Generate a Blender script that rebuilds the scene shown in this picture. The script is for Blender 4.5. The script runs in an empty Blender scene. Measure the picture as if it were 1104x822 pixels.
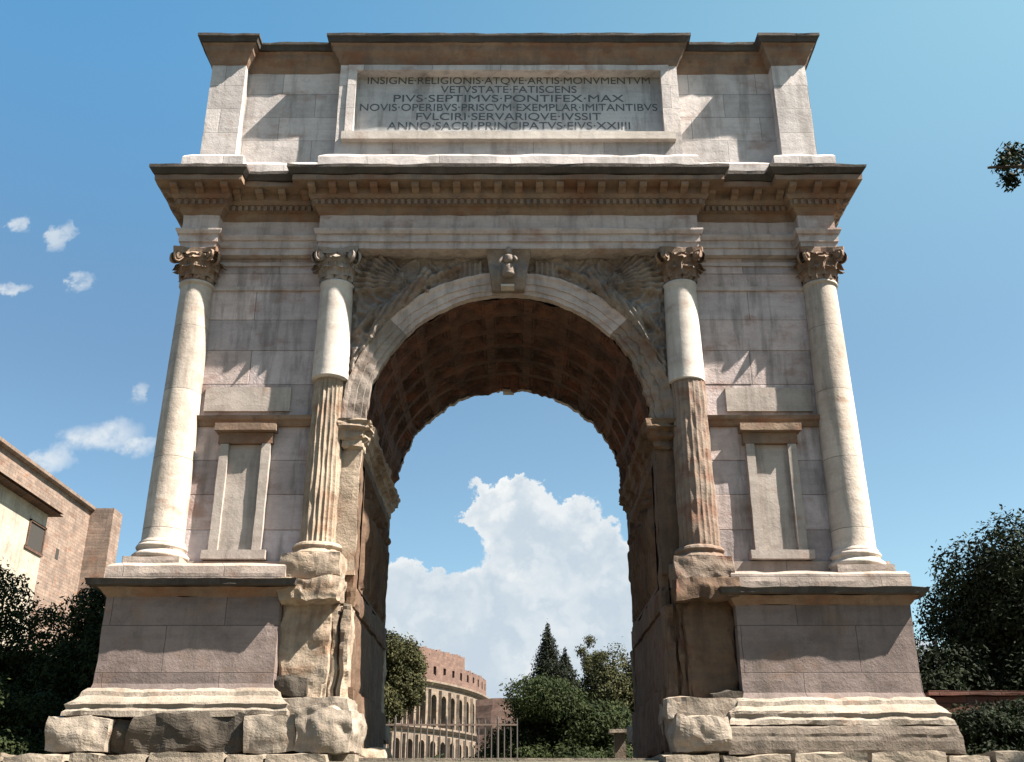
import bpy, bmesh, math, random
from mathutils import Vector, Matrix, noise
R = math.radians
random.seed(11)
scene = bpy.context.scene
COL = scene.collection

# ------------------------------------------------------------------ camera
EYE = 1.6                      # eye height; all arch levels below are given above the eye
cam_d = bpy.data.cameras.new("camera"); cam = bpy.data.objects.new("camera", cam_d); COL.objects.link(cam)
cam.location = (0.07, -17.9, EYE)
cam.rotation_euler = (R(90) + math.atan(.424), 0, 0)
cam_d.sensor_width = 36; cam_d.lens = 36 * 1110 / 1104
cam_d.clip_end = 5000
scene.camera = cam

# ------------------------------------------------------------------ light
SUN = Vector((.76, -.255, 1.0)).normalized()      # towards the sun
elev = math.asin(SUN.z); azim = math.atan2(SUN.x, SUN.y)
sl = bpy.data.lights.new("sun", 'SUN'); sl.energy = 5.0; sl.angle = R(.5); sl.color = (1, .90, .78)
so = bpy.data.objects.new("sun", sl); COL.objects.link(so)
so.rotation_euler = SUN.to_track_quat('Z', 'Y').to_euler(); so.location = (40, -20, 60)
scene.view_settings.view_transform = 'Standard'; scene.view_settings.look = 'None'
scene.view_settings.exposure = 2.15; scene.view_settings.gamma = 1

world = bpy.data.worlds.new("World"); scene.world = world; world.use_nodes = True
WT = world.node_tree; WT.nodes.clear()
def build_world():
    N, L = WT.nodes, WT.links
    def m(op, a, b=None, c=None):
        n = N.new('ShaderNodeMath'); n.operation = op
        for i, v in enumerate((a, b, c)):
            if v is None: continue
            if isinstance(v, (int, float)): n.inputs[i].default_value = v
            else: L.new(v, n.inputs[i])
        return n.outputs[0]
    sky = N.new('ShaderNodeTexSky'); sky.sky_type = 'NISHITA'; sky.sun_disc = False
    sky.sun_elevation = elev; sky.sun_rotation = azim; sky.air_density = 1.0; sky.dust_density = .6; sky.ozone_density = 1.2; sky.altitude = 50
    tc = N.new('ShaderNodeTexCoord')
    sp = N.new('ShaderNodeSeparateXYZ'); L.new(tc.outputs['Generated'], sp.inputs[0])
    y = m('MAXIMUM', sp.outputs[1], .02)
    a = m('DIVIDE', sp.outputs[0], y); b = m('DIVIDE', sp.outputs[2], y)
    cb = N.new('ShaderNodeCombineXYZ'); L.new(a, cb.inputs[0]); L.new(b, cb.inputs[1])
    def noi(scale, detail, rough=.6, off=0.):
        n = N.new('ShaderNodeTexNoise'); n.inputs['Scale'].default_value = scale; n.inputs['Detail'].default_value = detail; n.inputs['Roughness'].default_value = rough
        mp = N.new('ShaderNodeMapping'); mp.inputs['Location'].default_value = (off, off * .7, 0); L.new(cb.outputs[0], mp.inputs[0]); L.new(mp.outputs[0], n.inputs['Vector']); return n
    n1 = noi(9, 9, .62); n2 = noi(9, 9, .62, 7.3); n3 = noi(30, 5, .6, 3.1)
    def dist_noise(src, amp): return m('MULTIPLY', m('SUBTRACT', src, .5), amp)
    n5 = noi(34, 6, .6, 11.); au = m('ADD', m('ADD', a, dist_noise(n1.outputs[0], .15)), dist_noise(n5.outputs[0], .045)); bu = m('ADD', m('ADD', b, dist_noise(n2.outputs[0], .14)), dist_noise(n3.outputs[0], .045))
    af = m('ADD', a, dist_noise(n3.outputs[0], .08)); bf = m('ADD', b, dist_noise(n1.outputs[0], .07))
    # cumulus bank low over the horizon: (a, b, ra, rb) in slopes of the direction
    big = [(-.002, .300, .024, .022), (-.022, .278, .03, .032), (.035, .275, .04, .035), (.012, .255, .05, .05), (.075, .245, .05, .04), (.105, .19, .06, .06),
           (.03, .19, .07, .06), (-.105, .205, .03, .03), (-.125, .18, .05, .035), (-.055, .165, .07, .045), (.0, .13, .1, .06), (-.1, .12, .09, .05), (.1, .12, .1, .07),
           (.20, .17, .08, .07), (.32, .10, .10, .05), (-.25, .13, .10, .05), (-.60, .12, .12, .05), (.55, .12, .14, .06)]
    small = [(-.555, .615, .016, .013), (-.505, .603, .013, .018), (-.478, .545, .014, .014), (-.55, .537, .018, .009), (-.395, .408, .014, .012),
             (-.425, .365, .045, .018), (-.47, .345, .022, .02), (-.385, .352, .02, .014)]
    def field(lst, A, B):
        out = None
        for (x, z, rx, rz) in lst:
            dx = m('MULTIPLY', m('SUBTRACT', A, x), 1 / rx); dz = m('MULTIPLY', m('SUBTRACT', B, z), 1 / rz)
            d = m('ADD', m('MULTIPLY', dx, dx), m('MULTIPLY', dz, dz))
            out = d if out is None else m('SMOOTH_MIN', out, d, .35)
        return out
    fb = field(big, au, bu); fs = field([(x, z, rx * .82, rz * .8) for x, z, rx, rz in small], af, bf)
    def mapr(v, a0, a1, b0, b1):
        n = N.new('ShaderNodeMapRange'); n.interpolation_type = 'SMOOTHSTEP'; L.new(v, n.inputs[0])
        for i, q in enumerate((a0, a1, b0, b1)): n.inputs[i + 1].default_value = q
        return n.outputs[0]
    fb2 = m('ADD', fb, m('MULTIPLY', m('SUBTRACT', n3.outputs[0], .5), 1.3)); mb = mapr(fb2, .8, 1.12, 1, 0); ms = m('MULTIPLY', mapr(fs, .0, 2.0, .75, 0), mapr(n3.outputs[0], .3, .6, .25, 1))
    n4 = noi(14, 8, .62, 1.7)
    wv = N.new('ShaderNodeCombineXYZ'); L.new(au, wv.inputs[0]); L.new(bu, wv.inputs[1])
    def puff(sc):
        v = N.new('ShaderNodeTexVoronoi'); v.feature = 'SMOOTH_F1'; v.inputs['Scale'].default_value = sc; v.inputs['Smoothness'].default_value = .35
        L.new(wv.outputs[0], v.inputs['Vector']); return v.outputs['Distance']
    p1, p2 = puff(20), puff(46)
    # cloud body: sun shading put into its colour, brighter tops, blue grey hollows
    body = m('ADD', m('MULTIPLY', mapr(p1, .05, .75, 1, 0), .55), m('MULTIPLY', mapr(p2, .05, .75, 1, 0), .3))
    edge = mapr(fb2, .1, 1.0, 0, .45)
    sh = m('MULTIPLY', m('MINIMUM', m('ADD', m('ADD', body, edge), m('MULTIPLY', m('SUBTRACT', n4.outputs[0], .5), 1.1)), 1.0), mapr(b, .06, .24, .6, 1.0))
    cr = N.new('ShaderNodeMix'); cr.data_type = 'RGBA'; L.new(sh, cr.inputs[0])
    cr.inputs[6].default_value = (2.6, 3.05, 3.45, 1); cr.inputs[7].default_value = (4.2, 4.3, 4.3, 1)
    fwd = m('GREATER_THAN', sp.outputs[1], .03)
    mask = m('MULTIPLY', m('MAXIMUM', mb, ms), fwd)
    # sky colour multiplied by a tint that shifts with height and side
    gain = N.new('ShaderNodeMix'); gain.data_type = 'RGBA'; gain.blend_type = 'MULTIPLY'; gain.inputs[0].default_value = 1
    def cmix(f, a, c):
        n = N.new('ShaderNodeMix'); n.data_type = 'RGBA'; L.new(f, n.inputs[0])
        for i, v in ((6, a), (7, c)):
            if isinstance(v, tuple): n.inputs[i].default_value = (*[x * g for x, g in zip(v, SKYGAIN)], 1)
            else: L.new(v, n.inputs[i])
        return n.outputs[2]
    tx = mapr(sp.outputs[0], -.42, .42, 0, 1); tz = mapr(sp.outputs[2], .36, .68, 0, 1)
    tint = cmix(tz, cmix(tx, (.88, .76, .80), (1.06, .88, .85)), cmix(tx, (.86, 1.12, 1.24), (1.55, 1.38, 1.10)))
    L.new(sky.outputs[0], gain.inputs[6]); L.new(tint, gain.inputs[7])
    mx = N.new('ShaderNodeMix'); mx.data_type = 'RGBA'; L.new(mask, mx.inputs[0]); L.new(gain.outputs[2], mx.inputs[6]); L.new(cr.outputs[2], mx.inputs[7])
    bg = N.new('ShaderNodeBackground'); bg.inputs[1].default_value = .05; L.new(mx.outputs[2], bg.inputs[0])
    o = N.new('ShaderNodeOutputWorld'); L.new(bg.outputs[0], o.inputs[0])
SKYGAIN = (.74, 1.0, .92, 1)
build_world()

# ------------------------------------------------------------------ materials
def mat_base(name):
    m = bpy.data.materials.new(name); m.use_nodes = True
    t = m.node_tree; b = t.nodes['Principled BSDF']; return m, t, b
KA = .62
def stone(name, c1, c2, rows=None, dark=.5, darkcol=(.05, .045, .04), rust=0., rustcol=(.22, .08, .03), bump=.5, pit=.5, rough=.85, streak=.5, grain=1.0, tone=False):
    """weathered stone: two tones, grey-black growth, rusty stains, pits; rows=(height,width,x shift,z shift) adds ashlar joints"""
    c1 = tuple(x * KA for x in c1); c2 = tuple(x * KA for x in c2); rustcol = tuple(x * .75 for x in rustcol)
    m, t, b = mat_base(name); N, L = t.nodes, t.links
    tc = N.new('ShaderNodeTexCoord'); geo = N.new('ShaderNodeNewGeometry')
    pos = geo.outputs['Position']
    def mapping(sc, loc=(0, 0, 0)):
        mp = N.new('ShaderNodeMapping'); mp.inputs['Scale'].default_value = sc; mp.inputs['Location'].default_value = loc; L.new(pos, mp.inputs[0]); return mp.outputs[0]
    def noi(sc, det, vec=None, r=.6):
        n = N.new('ShaderNodeTexNoise'); n.inputs['Scale'].default_value = sc; n.inputs['Detail'].default_value = det; n.inputs['Roughness'].default_value = r
        L.new(vec if vec is not None else pos, n.inputs['Vector']); return n.outputs[0]
    def mr(v, a, c, lo=0., hi=1.):
        n = N.new('ShaderNodeMapRange'); n.interpolation_type = 'SMOOTHSTEP'; L.new(v, n.inputs[0])
        for i, q in enumerate((a, c, lo, hi)): n.inputs[i + 1].default_value = q
        return n.outputs[0]
    def mix(f, a, c, mode='MIX'):
        n = N.new('ShaderNodeMix'); n.data_type = 'RGBA'; n.blend_type = mode
        for s, v in ((0, f), (6, a), (7, c)):
            if isinstance(v, (float, int)): n.inputs[s].default_value = v
            elif isinstance(v, tuple): n.inputs[s].default_value = (*v, 1)
            else: L.new(v, n.inputs[s])
        return n.outputs[2]
    def mth(op, a, c):
        n = N.new('ShaderNodeMath'); n.operation = op
        for i, v in enumerate((a, c)):
            if isinstance(v, (float, int)): n.inputs[i].default_value = v
            else: L.new(v, n.inputs[i])
        return n.outputs[0]
    big = noi(.9, 6, mapping((1, 1, 1), (3, 1, 2))); mid = noi(4.5, 7); fine = noi(26, 5, r=.7)
    bands = noi(1.0, 5, mapping((.8, .8, 9)))               # travertine bedding
    col = mix(mr(big, .38, .62), c1, c2)
    col = mix(mth('MULTIPLY', mr(bands, .45, .7), .35), col, tuple(x * .72 for x in c2))
    col = mix(mth('MULTIPLY', mr(mid, .35, .7), .35), col, tuple(min(1, x * 1.2) for x in c1))
    if rust > 0:
        rn = noi(1.3, 6, mapping((1, 1, 1.6), (9, 4, 6)))
        col = mix(mth('MULTIPLY', mr(rn, .58 - .22 * rust, .72 - .15 * rust), min(1, .35 + rust * .6)), col, rustcol)
    st = noi(2.6, 7, mapping((1.5, 1.5, .22), (1, 8, 3)), .65)
    col = mix(mth('MULTIPLY', mr(st, .47, .68), streak), col, tuple(x * 1.6 for x in darkcol))
    dn = noi(2.2, 9, mapping((1, 1, 1), (5, 5, 8)), .7)
    col = mix(mth('MULTIPLY', mr(dn, .62 - .14 * dark, .8 - .2 * dark), min(.95, dark + .1)), col, darkcol)
    vor = N.new('ShaderNodeTexVoronoi'); vor.inputs['Scale'].default_value = 13; L.new(mapping((1, 1, 2.2)), vor.inputs['Vector'])
    pits = mr(vor.outputs['Distance'], .04, .2, 1, 0)
    pits = mth('MULTIPLY', pits, mr(mid, .5, .62))
    col = mix(mth('MULTIPLY', pits, pit), col, tuple(x * .35 for x in c2))
    col = mix(mth('MULTIPLY', mr(fine, .3, .75), .22), col, tuple(x * .6 for x in c2))
    h = mth('ADD', mth('MULTIPLY', mid, .55), mth('MULTIPLY', fine, .25 * grain))
    h = mth('SUBTRACT', h, mth('MULTIPLY', pits, .5 * pit))
    if rows:
        sp = N.new('ShaderNodeSeparateXYZ'); L.new(pos, sp.inputs[0])
        cb = N.new('ShaderNodeCombineXYZ')
        L.new(mth('ADD', mth('ADD', sp.outputs[0], sp.outputs[1]), rows[2]), cb.inputs[0]); L.new(mth('ADD', sp.outputs[2], rows[3]), cb.inputs[1])
        wob = N.new('ShaderNodeVectorMath'); wob.operation = 'MULTIPLY_ADD'
        wn = N.new('ShaderNodeTexNoise'); wn.inputs['Scale'].default_value = 3; L.new(pos, wn.inputs['Vector'])
        L.new(wn.outputs['Color'], wob.inputs[0]); wob.inputs[1].default_value = (.025, .02, 0); L.new(cb.outputs[0], wob.inputs[2])
        br = N.new('ShaderNodeTexBrick'); L.new(wob.outputs[0], br.inputs['Vector'])
        br.inputs['Scale'].default_value = 1; br.inputs['Row Height'].default_value = rows[0]; br.inputs['Brick Width'].default_value = rows[1]
        br.inputs['Mortar Size'].default_value = .007 if rows[0] > .2 else .012; br.inputs['Mortar Smooth'].default_value = .3
        br.inputs['Color1'].default_value = (.74, .73, .72, 1); br.inputs['Color2'].default_value = (1.16, 1.12, 1.08, 1); br.inputs['Mortar'].default_value = (1, 1, 1, 1)
        br.inputs['Bias'].default_value = 0.
        col = mix(.8, col, br.outputs['Color'], 'MULTIPLY')
        col = mix(mth('MULTIPLY', br.outputs['Fac'], .75), col, tuple(x * .3 for x in c2))
        h = mth('SUBTRACT', h, mth('MULTIPLY', br.outputs['Fac'], .6))
    if tone:
        at = N.new('ShaderNodeAttribute'); at.attribute_name = 'tone'; col = mix(1.0, col, at.outputs['Color'], 'MULTIPLY')
    bp = N.new('ShaderNodeBump'); bp.inputs['Strength'].default_value = bump; bp.inputs['Distance'].default_value = .06
    L.new(h, bp.inputs['Height']); L.new(bp.outputs[0], b.inputs['Normal'])
    L.new(col, b.inputs['Base Color']); b.inputs['Roughness'].default_value = rough; b.inputs['Specular IOR Level'].default_value = .25
    return m
def leafmat(name, c1, c2, tr=.25):
    m, t, b = mat_base(name); N, L = t.nodes, t.links
    geo = N.new('ShaderNodeNewGeometry'); n = N.new('ShaderNodeTexNoise'); n.inputs['Scale'].default_value = 1.3; n.inputs['Detail'].default_value = 6; L.new(geo.outputs['Position'], n.inputs['Vector'])
    w = N.new('ShaderNodeTexWhiteNoise'); sn = N.new('ShaderNodeVectorMath'); sn.operation = 'SNAP'; sn.inputs[1].default_value = (.12, .12, .12); L.new(geo.outputs['Position'], sn.inputs[0]); L.new(sn.outputs[0], w.inputs[0])
    a = N.new('ShaderNodeMath'); a.operation = 'MULTIPLY_ADD'; L.new(w.outputs[0], a.inputs[0]); a.inputs[1].default_value = .5; L.new(n.outputs[0], a.inputs[2])
    mr = N.new('ShaderNodeMapRange'); L.new(a.outputs[0], mr.inputs[0]); mr.inputs[1].default_value = .45; mr.inputs[2].default_value = 1.05
    mx = N.new('ShaderNodeMix'); mx.data_type = 'RGBA'; L.new(mr.outputs[0], mx.inputs[0]); mx.inputs[6].default_value = (*c1, 1); mx.inputs[7].default_value = (*c2, 1)
    L.new(mx.outputs[2], b.inputs['Base Color']); b.inputs['Roughness'].default_value = .75; b.inputs['Specular IOR Level'].default_value = .12
    tl = N.new('ShaderNodeBsdfTranslucent'); L.new(mx.outputs[2], tl.inputs[0]); ms = N.new('ShaderNodeMixShader'); ms.inputs[0].default_value = tr
    L.new(b.outputs[0], ms.inputs[1]); L.new(tl.outputs[0], ms.inputs[2]); L.new(ms.outputs[0], N['Material Output'].inputs[0])
    return m
def plain(name, c, rough=.7, metal=0.):
    m, t, b = mat_base(name); N, L = t.nodes, t.links
    geo = N.new('ShaderNodeNewGeometry'); n = N.new('ShaderNodeTexNoise'); n.inputs['Scale'].default_value = 6; n.inputs['Detail'].default_value = 6; L.new(geo.outputs['Position'], n.inputs['Vector'])
    mx = N.new('ShaderNodeMix'); mx.data_type = 'RGBA'; L.new(n.outputs[0], mx.inputs[0]); mx.inputs[6].default_value = (*[x * .7 for x in c], 1); mx.inputs[7].default_value = (*[min(1, x * 1.25) for x in c], 1)
    L.new(mx.outputs[2], b.inputs['Base Color']); b.inputs['Roughness'].default_value = rough; b.inputs['Metallic'].default_value = metal
    return m
M = {}
M['trav'] = stone('pale travertine', (.50, .43, .39), (.37, .31, .28), rows=(.78, 1.7, .35, .12), dark=.25, streak=.35, rust=.12, bump=.45)
M['bay'] = stone('greyed travertine ashlar', (.66, .565, .56), (.49, .415, .41), dark=.32, streak=.55, rust=.2, bump=.6, tone=True)
M['attic'] = stone('attic travertine', (.73, .69, .69), (.57, .535, .53), rows=(.60, 1.45, .5, .35), dark=.25, streak=.4, rust=.05, bump=.4)
M['white'] = stone('clean pale marble', (.72, .66, .61), (.58, .52, .47), dark=.18, streak=.3, rust=.02, bump=.3, pit=.25)
M['column'] = stone('smooth travertine column', (.68, .61, .55), (.53, .465, .41), rows=(1.31, 80, 0, .3), dark=.24, streak=.42, rust=.1, bump=.45, pit=.6)
M['tablet'] = stone('pale panel stone', (.52, .46, .42), (.42, .365, .33), dark=.2, streak=.4, rust=.05, bump=.3)
M['archi'] = stone('grey rose architrave marble', (.66, .57, .54), (.50, .42, .395), dark=.3, streak=.45, rust=.2, bump=.5)
M['plinthdark'] = stone('grey brown plinth stone', (.24, .20, .165), (.15, .12, .095), dark=.45, streak=.5, rust=.1, bump=1., pit=.9)
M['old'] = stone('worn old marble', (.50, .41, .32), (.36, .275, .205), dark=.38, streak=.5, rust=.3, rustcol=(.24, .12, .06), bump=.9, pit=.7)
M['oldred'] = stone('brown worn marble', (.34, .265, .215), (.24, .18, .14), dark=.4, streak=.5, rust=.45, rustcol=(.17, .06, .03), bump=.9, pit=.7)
M['rusty'] = stone('rust stained cornice stone', (.33, .235, .17), (.23, .155, .115), dark=.45, streak=.5, rust=.5, rustcol=(.20, .09, .05), bump=.6)
M['soot'] = stone('blackened cornice lip', (.10, .085, .075), (.055, .045, .04), dark=.75, streak=.7, bump=.6)
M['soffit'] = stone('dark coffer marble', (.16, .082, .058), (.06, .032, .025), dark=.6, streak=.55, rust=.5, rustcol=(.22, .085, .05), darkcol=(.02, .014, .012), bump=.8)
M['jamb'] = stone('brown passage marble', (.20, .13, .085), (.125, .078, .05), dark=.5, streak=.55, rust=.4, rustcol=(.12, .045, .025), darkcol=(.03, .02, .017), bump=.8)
M['relief'] = stone('grey carved marble', (.40, .345, .305), (.25, .205, .18), dark=.5, streak=.45, rust=.35, rustcol=(.17, .085, .045), bump=.8)
M['panel'] = stone('grey inscription marble', (.62, .63, .65), (.48, .49, .505), dark=.3, streak=.5, bump=.25, pit=.2)
M['letter'] = plain('bronze grey letters', (.06, .065, .075), .6)
M['base'] = stone('stained plinth travertine', (.42, .36, .30), (.28, .235, .19), dark=.5, streak=.35, rust=.12, bump=.9, pit=.8, darkcol=(.055, .048, .036))
M['dado'] = stone('dusty brown dado stone', (.30, .245, .235), (.20, .16, .152), rows=(.76, 1.9, .55, .02), dark=.42, streak=.5, rust=.2, rustcol=(.24, .15, .1), bump=.5)
M['hollowshade'] = stone('block coloured as a shaded hollow', (.11, .09, .07), (.06, .05, .04), dark=.7, streak=.5, bump=1., pit=.9)  # near-black colour stands in for the shade in eroded hollows
M['rubble'] = stone('rough foundation stone', (.40, .34, .27), (.27, .22, .17), dark=.45, streak=.2, bump=1., pit=.9)
M['paving'] = stone('worn paving', (.30, .26, .21), (.2, .17, .14), rows=(.6, .9, 0, 0), dark=.35, bump=.8)
M['brick'] = stone('old roman brick', (.34, .26, .215), (.24, .18, .15), rows=(.22, .6, 0, 0), dark=.4, streak=.4, rust=.25, bump=.5)
M['redbrick'] = stone('red brick face', (.17, .065, .045), (.11, .045, .03), rows=(.2, .6, 0, 0), dark=.3, streak=.4, bump=.5)
M['amph'] = stone('amphitheatre travertine', (.30, .25, .205), (.20, .16, .125), rows=(1.2, 2.4, 0, 0), dark=.35, streak=.5, rust=.25, bump=.6)
M['amphred'] = stone('amphitheatre brick', (.21, .135, .11), (.155, .095, .08), rows=(.6, 1.6, 0, 0), dark=.25, streak=.4, bump=.6)
M['plaster'] = stone('cream plaster', (.52, .47, .39), (.38, .335, .275), dark=.3, streak=.35, bump=.15, pit=.1)
M['tile'] = stone('brown roof tile', (.16, .09, .06), (.11, .06, .045), rows=(.25, .3, 0, 0), dark=.4, bump=.8)
M['hole'] = plain('shaded window interior', (.02, .018, .016), .9)  # near-black slab colour stands in for the shade inside openings
M['iron'] = plain('painted iron', (.16, .12, .10), .6)
M['paleiron'] = plain('pale fence paint', (.07, .06, .055), .6)
M['signwhite'] = plain('white sheet', (.7, .72, .72), .5)
M['earth'] = stone('trodden earth', (.17, .15, .11), (.10, .10, .065), dark=.3, streak=.1, bump=.8)
M['bark'] = stone('bark', (.10, .07, .05), (.06, .045, .035), dark=.4, bump=1.)
M['leaf_dark'] = leafmat('dark laurel leaves', (.004, .007, .003), (.013, .021, .008), .15)
M['leaf_mid'] = leafmat('green leaves', (.008, .014, .005), (.034, .046, .015), .25)
M['leaf_olive'] = leafmat('olive green leaves', (.018, .022, .009), (.06, .06, .026), .2)
M['leaf_cyp'] = leafmat('cypress leaves', (.004, .006, .003), (.010, .014, .006), .05)

# ------------------------------------------------------------------ object helpers
ORI = {}
def empty(name, loc, label=None, cat=None, group=None):
    o = bpy.data.objects.new(name, None); COL.objects.link(o); o.location = loc; ORI[o.name] = Vector(loc)
    o.empty_display_size = .5
    if label: o['label'] = label; o['category'] = cat
    if group: o['group'] = group
    return o
def tag(o, label, cat, group=None):
    o['label'] = label; o['category'] = cat
    if group: o['group'] = group
    return o
def finish(bm, name, mat, parent=None, origin=(0, 0, 0), smooth=False, kind=None):
    """origin is in world metres; mesh vertices are given in world metres too"""
    origin = Vector(origin)
    if parent is not None and tuple(origin) == (0, 0, 0): origin = ORI[parent.name].copy()
    bmesh.ops.recalc_face_normals(bm, faces=bm.faces[:]) if kind != 'keep' else None
    bm.transform(Matrix.Translation(-origin))
    me = bpy.data.meshes.new(name); bm.to_mesh(me); bm.free()
    if smooth: me.polygons.foreach_set('use_smooth', [True] * len(me.polygons))
    me.materials.append(M[mat] if isinstance(mat, str) else mat)
    o = bpy.data.objects.new(name, me); COL.objects.link(o); ORI[o.name] = origin
    if parent is not None: o.parent = parent; o.location = origin - ORI[parent.name]
    else: o.location = origin
    if kind and kind != 'keep': o['kind'] = kind
    return o
def place_copy(o, loc, parent=None, rz=None, scale=None):
    c = o.copy(); COL.objects.link(c); c.parent = parent
    c.location = Vector(loc) - (ORI[parent.name] if parent is not None else Vector())
    if rz is not None: c.rotation_euler = (0, 0, rz)
    if scale is not None: c.scale = scale
    ORI[c.name] = Vector(loc); return c
def box(bm, x0, x1, y0, y1, z0, z1):
    v = [bm.verts.new((x, y, z)) for z in (z0, z1) for y in (y0, y1) for x in (x0, x1)]
    for f in ((0, 1, 5, 4), (1, 3, 7, 5), (3, 2, 6, 7), (2, 0, 4, 6), (0, 2, 3, 1), (4, 5, 7, 6)): bm.faces.new([v[i] for i in f])
    return v
def up(z): return z + EYE
def offset_poly(P, d):
    n = len(P); out = []
    for i in range(n):
        a, b, c = Vector(P[i - 1]), Vector(P[i]), Vector(P[(i + 1) % n])
        e1 = (b - a).normalized(); e2 = (c - b).normalized()
        n1 = Vector((e1.y, -e1.x)); n2 = Vector((e2.y, -e2.x))
        k = 1 + n1.dot(n2); out.append(b + (n1 + n2) * (d / k if abs(k) > 1e-6 else d))
    return out
def sweep(bm, P, prof, cap=True):
    """P: counter-clockwise plan outline, prof: list of (offset, level above the eye)"""
    rings = []
    for (o, z) in prof:
        rings.append([bm.verts.new((p.x, p.y, up(z))) for p in offset_poly(P, o)])
    n = len(P)
    for r0, r1 in zip(rings, rings[1:]):
        for i in range(n): bm.faces.new((r0[i], r0[(i + 1) % n], r1[(i + 1) % n], r1[i]))
    if cap: bm.faces.new(rings[-1]); bm.faces.new(rings[0][::-1])
def refine(bm, L, it=5):
    for _ in range(it):
        es = [e for e in bm.edges if e.calc_length() > L]
        if not es: break
        bmesh.ops.subdivide_edges(bm, edges=es, cuts=1, use_grid_fill=True)
        bmesh.ops.triangulate(bm, faces=[f for f in bm.faces if len(f.verts) > 4])
def rough(bm, L=.15, amp=.02, sc=2.5, seed=0, it=5, chip=0.):
    refine(bm, L, it)
    bm.normal_update()
    S = Vector((seed * 3.7, seed * 1.3, seed * 2.1))
    for v in bm.verts:
        q = v.co * sc + S
        d = noise.noise_vector(q) * amp + noise.noise_vector(q * 3.1) * amp * .45
        v.co += d
        if chip:
            k = noise.noise(v.co * 1.7 + S * 2)
            k2 = len({tuple(round(c, 1) for c in f.normal) for f in v.link_faces})
            if k2 > 1: v.co -= v.normal * chip * max(0, k + .25 + .5 * noise.noise(v.co * 6 + S))
def lathe(bm, prof, cx, cy, n=32, flute=0., nf=24, jit=0., seed=0):
    rings = []
    for (r, z) in prof:
        ring = []
        for i in range(n):
            a = 2 * math.pi * i / n; rr = r
            if flute: rr = r - flute * (abs(math.sin(a * nf / 2))) ** .8
            if jit: rr += jit * (noise.noise(Vector((math.cos(a) * 1.3, math.sin(a) * 1.3, z * 1.2 + seed))) + .6 * noise.noise(Vector((math.cos(a) * 4, math.sin(a) * 4, z * 4 + seed))))
            ring.append(bm.verts.new((cx + rr * math.cos(a), cy + rr * math.sin(a), up(z))))
        rings.append(ring)
    for r0, r1 in zip(rings, rings[1:]):
        for i in range(n): bm.faces.new((r0[i], r0[(i + 1) % n], r1[(i + 1) % n], r1[i]))
    bm.faces.new(rings[-1]); bm.faces.new(rings[0][::-1])
def boulder(bm, x0, x1, y0, y1, z0, z1, roundness=.25, amp=.03, seed=0, cuts=7):
    b2 = bmesh.new(); bmesh.ops.create_cube(b2, size=2)
    bmesh.ops.subdivide_edges(b2, edges=b2.edges[:], cuts=cuts, use_grid_fill=True)
    cx, cy, cz = (x0 + x1) / 2, (y0 + y1) / 2, (z0 + z1) / 2; S = Vector((seed * 7.3, seed * 2.9, seed * 5.1))
    vs = {}
    for v in b2.verts:
        c = v.co.copy(); s = c.normalized() * 1.25
        c = c.lerp(s, roundness); c.x = c.x * (x1 - x0) / 2 + cx; c.y = c.y * (y1 - y0) / 2 + cy; c.z = c.z * (z1 - z0) / 2 + cz
        c += noise.noise_vector(c * 2.2 + S) * amp * 1.4 + noise.noise_vector(c * 7 + S) * amp * .5
        vs[v] = bm.verts.new(c)
    for f in b2.faces: bm.faces.new([vs[v] for v in f.verts])
    b2.free()

# ------------------------------------------------------------------ setting: ground
def gh(x, y):
    # terrain level above the eye: climbs to the arch, flat terrace, falls away to the valley beyond
    if y < -1.9: z = -1.6 + (y + 18) / 16.1 * 2.2 if y > -18 else -1.6 + 34 * (1 - math.cos(min(1, max(0, -26 - y) / 90) * math.pi)) / 2  # unseen rise behind the camera, added to block low sky light
    elif y < 22: z = .66 if y < -1.2 else .82
    else: z = .82 - (1 - math.cos(min(1, (y - 22) / 170) * math.pi)) / 2 * 12
    return max(z, -13)
def make_ground():
    bm = bmesh.new()
    ys = [-400, -220, -120, -100, -80, -65, -50, -40, -32, -25, -18, -14, -10, -6, -3, -1.9, -1.25, -1.15, 0, 5, 10, 22, 30, 40, 50, 60, 75, 90, 110, 130, 150, 170, 192, 250, 320, 420, 700, 1300, 2500]
    xs = [-2500, -900, -400, -200, -120, -80, -50, -30, -20, -14, -10, -7, -4, -2, 0, 2, 4, 7, 10, 14, 20, 30, 50, 80, 120, 200, 400, 900, 2500]
    g = [[bm.verts.new((x, y, up(gh(x, y)) + (.04 * noise.noise(Vector((x * .4, y * .4, 0)))) - (.02 if -1.3 < y < 5 else 0))) for x in xs] for y in ys]
    for j in range(len(ys) - 1):
        for i in range(len(xs) - 1): bm.faces.new((g[j][i], g[j][i + 1], g[j + 1][i + 1], g[j + 1][i]))
    finish(bm, 'ground', 'earth', kind='structure')

    bm = bmesh.new(); box(bm, -2.35, 2.35, -.62, 6.4, up(.60), up(.865)); rough(bm, .3, .008, 3, 4, it=4)
    finish(bm, 'path', 'paving', kind='structure')
make_ground()

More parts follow.
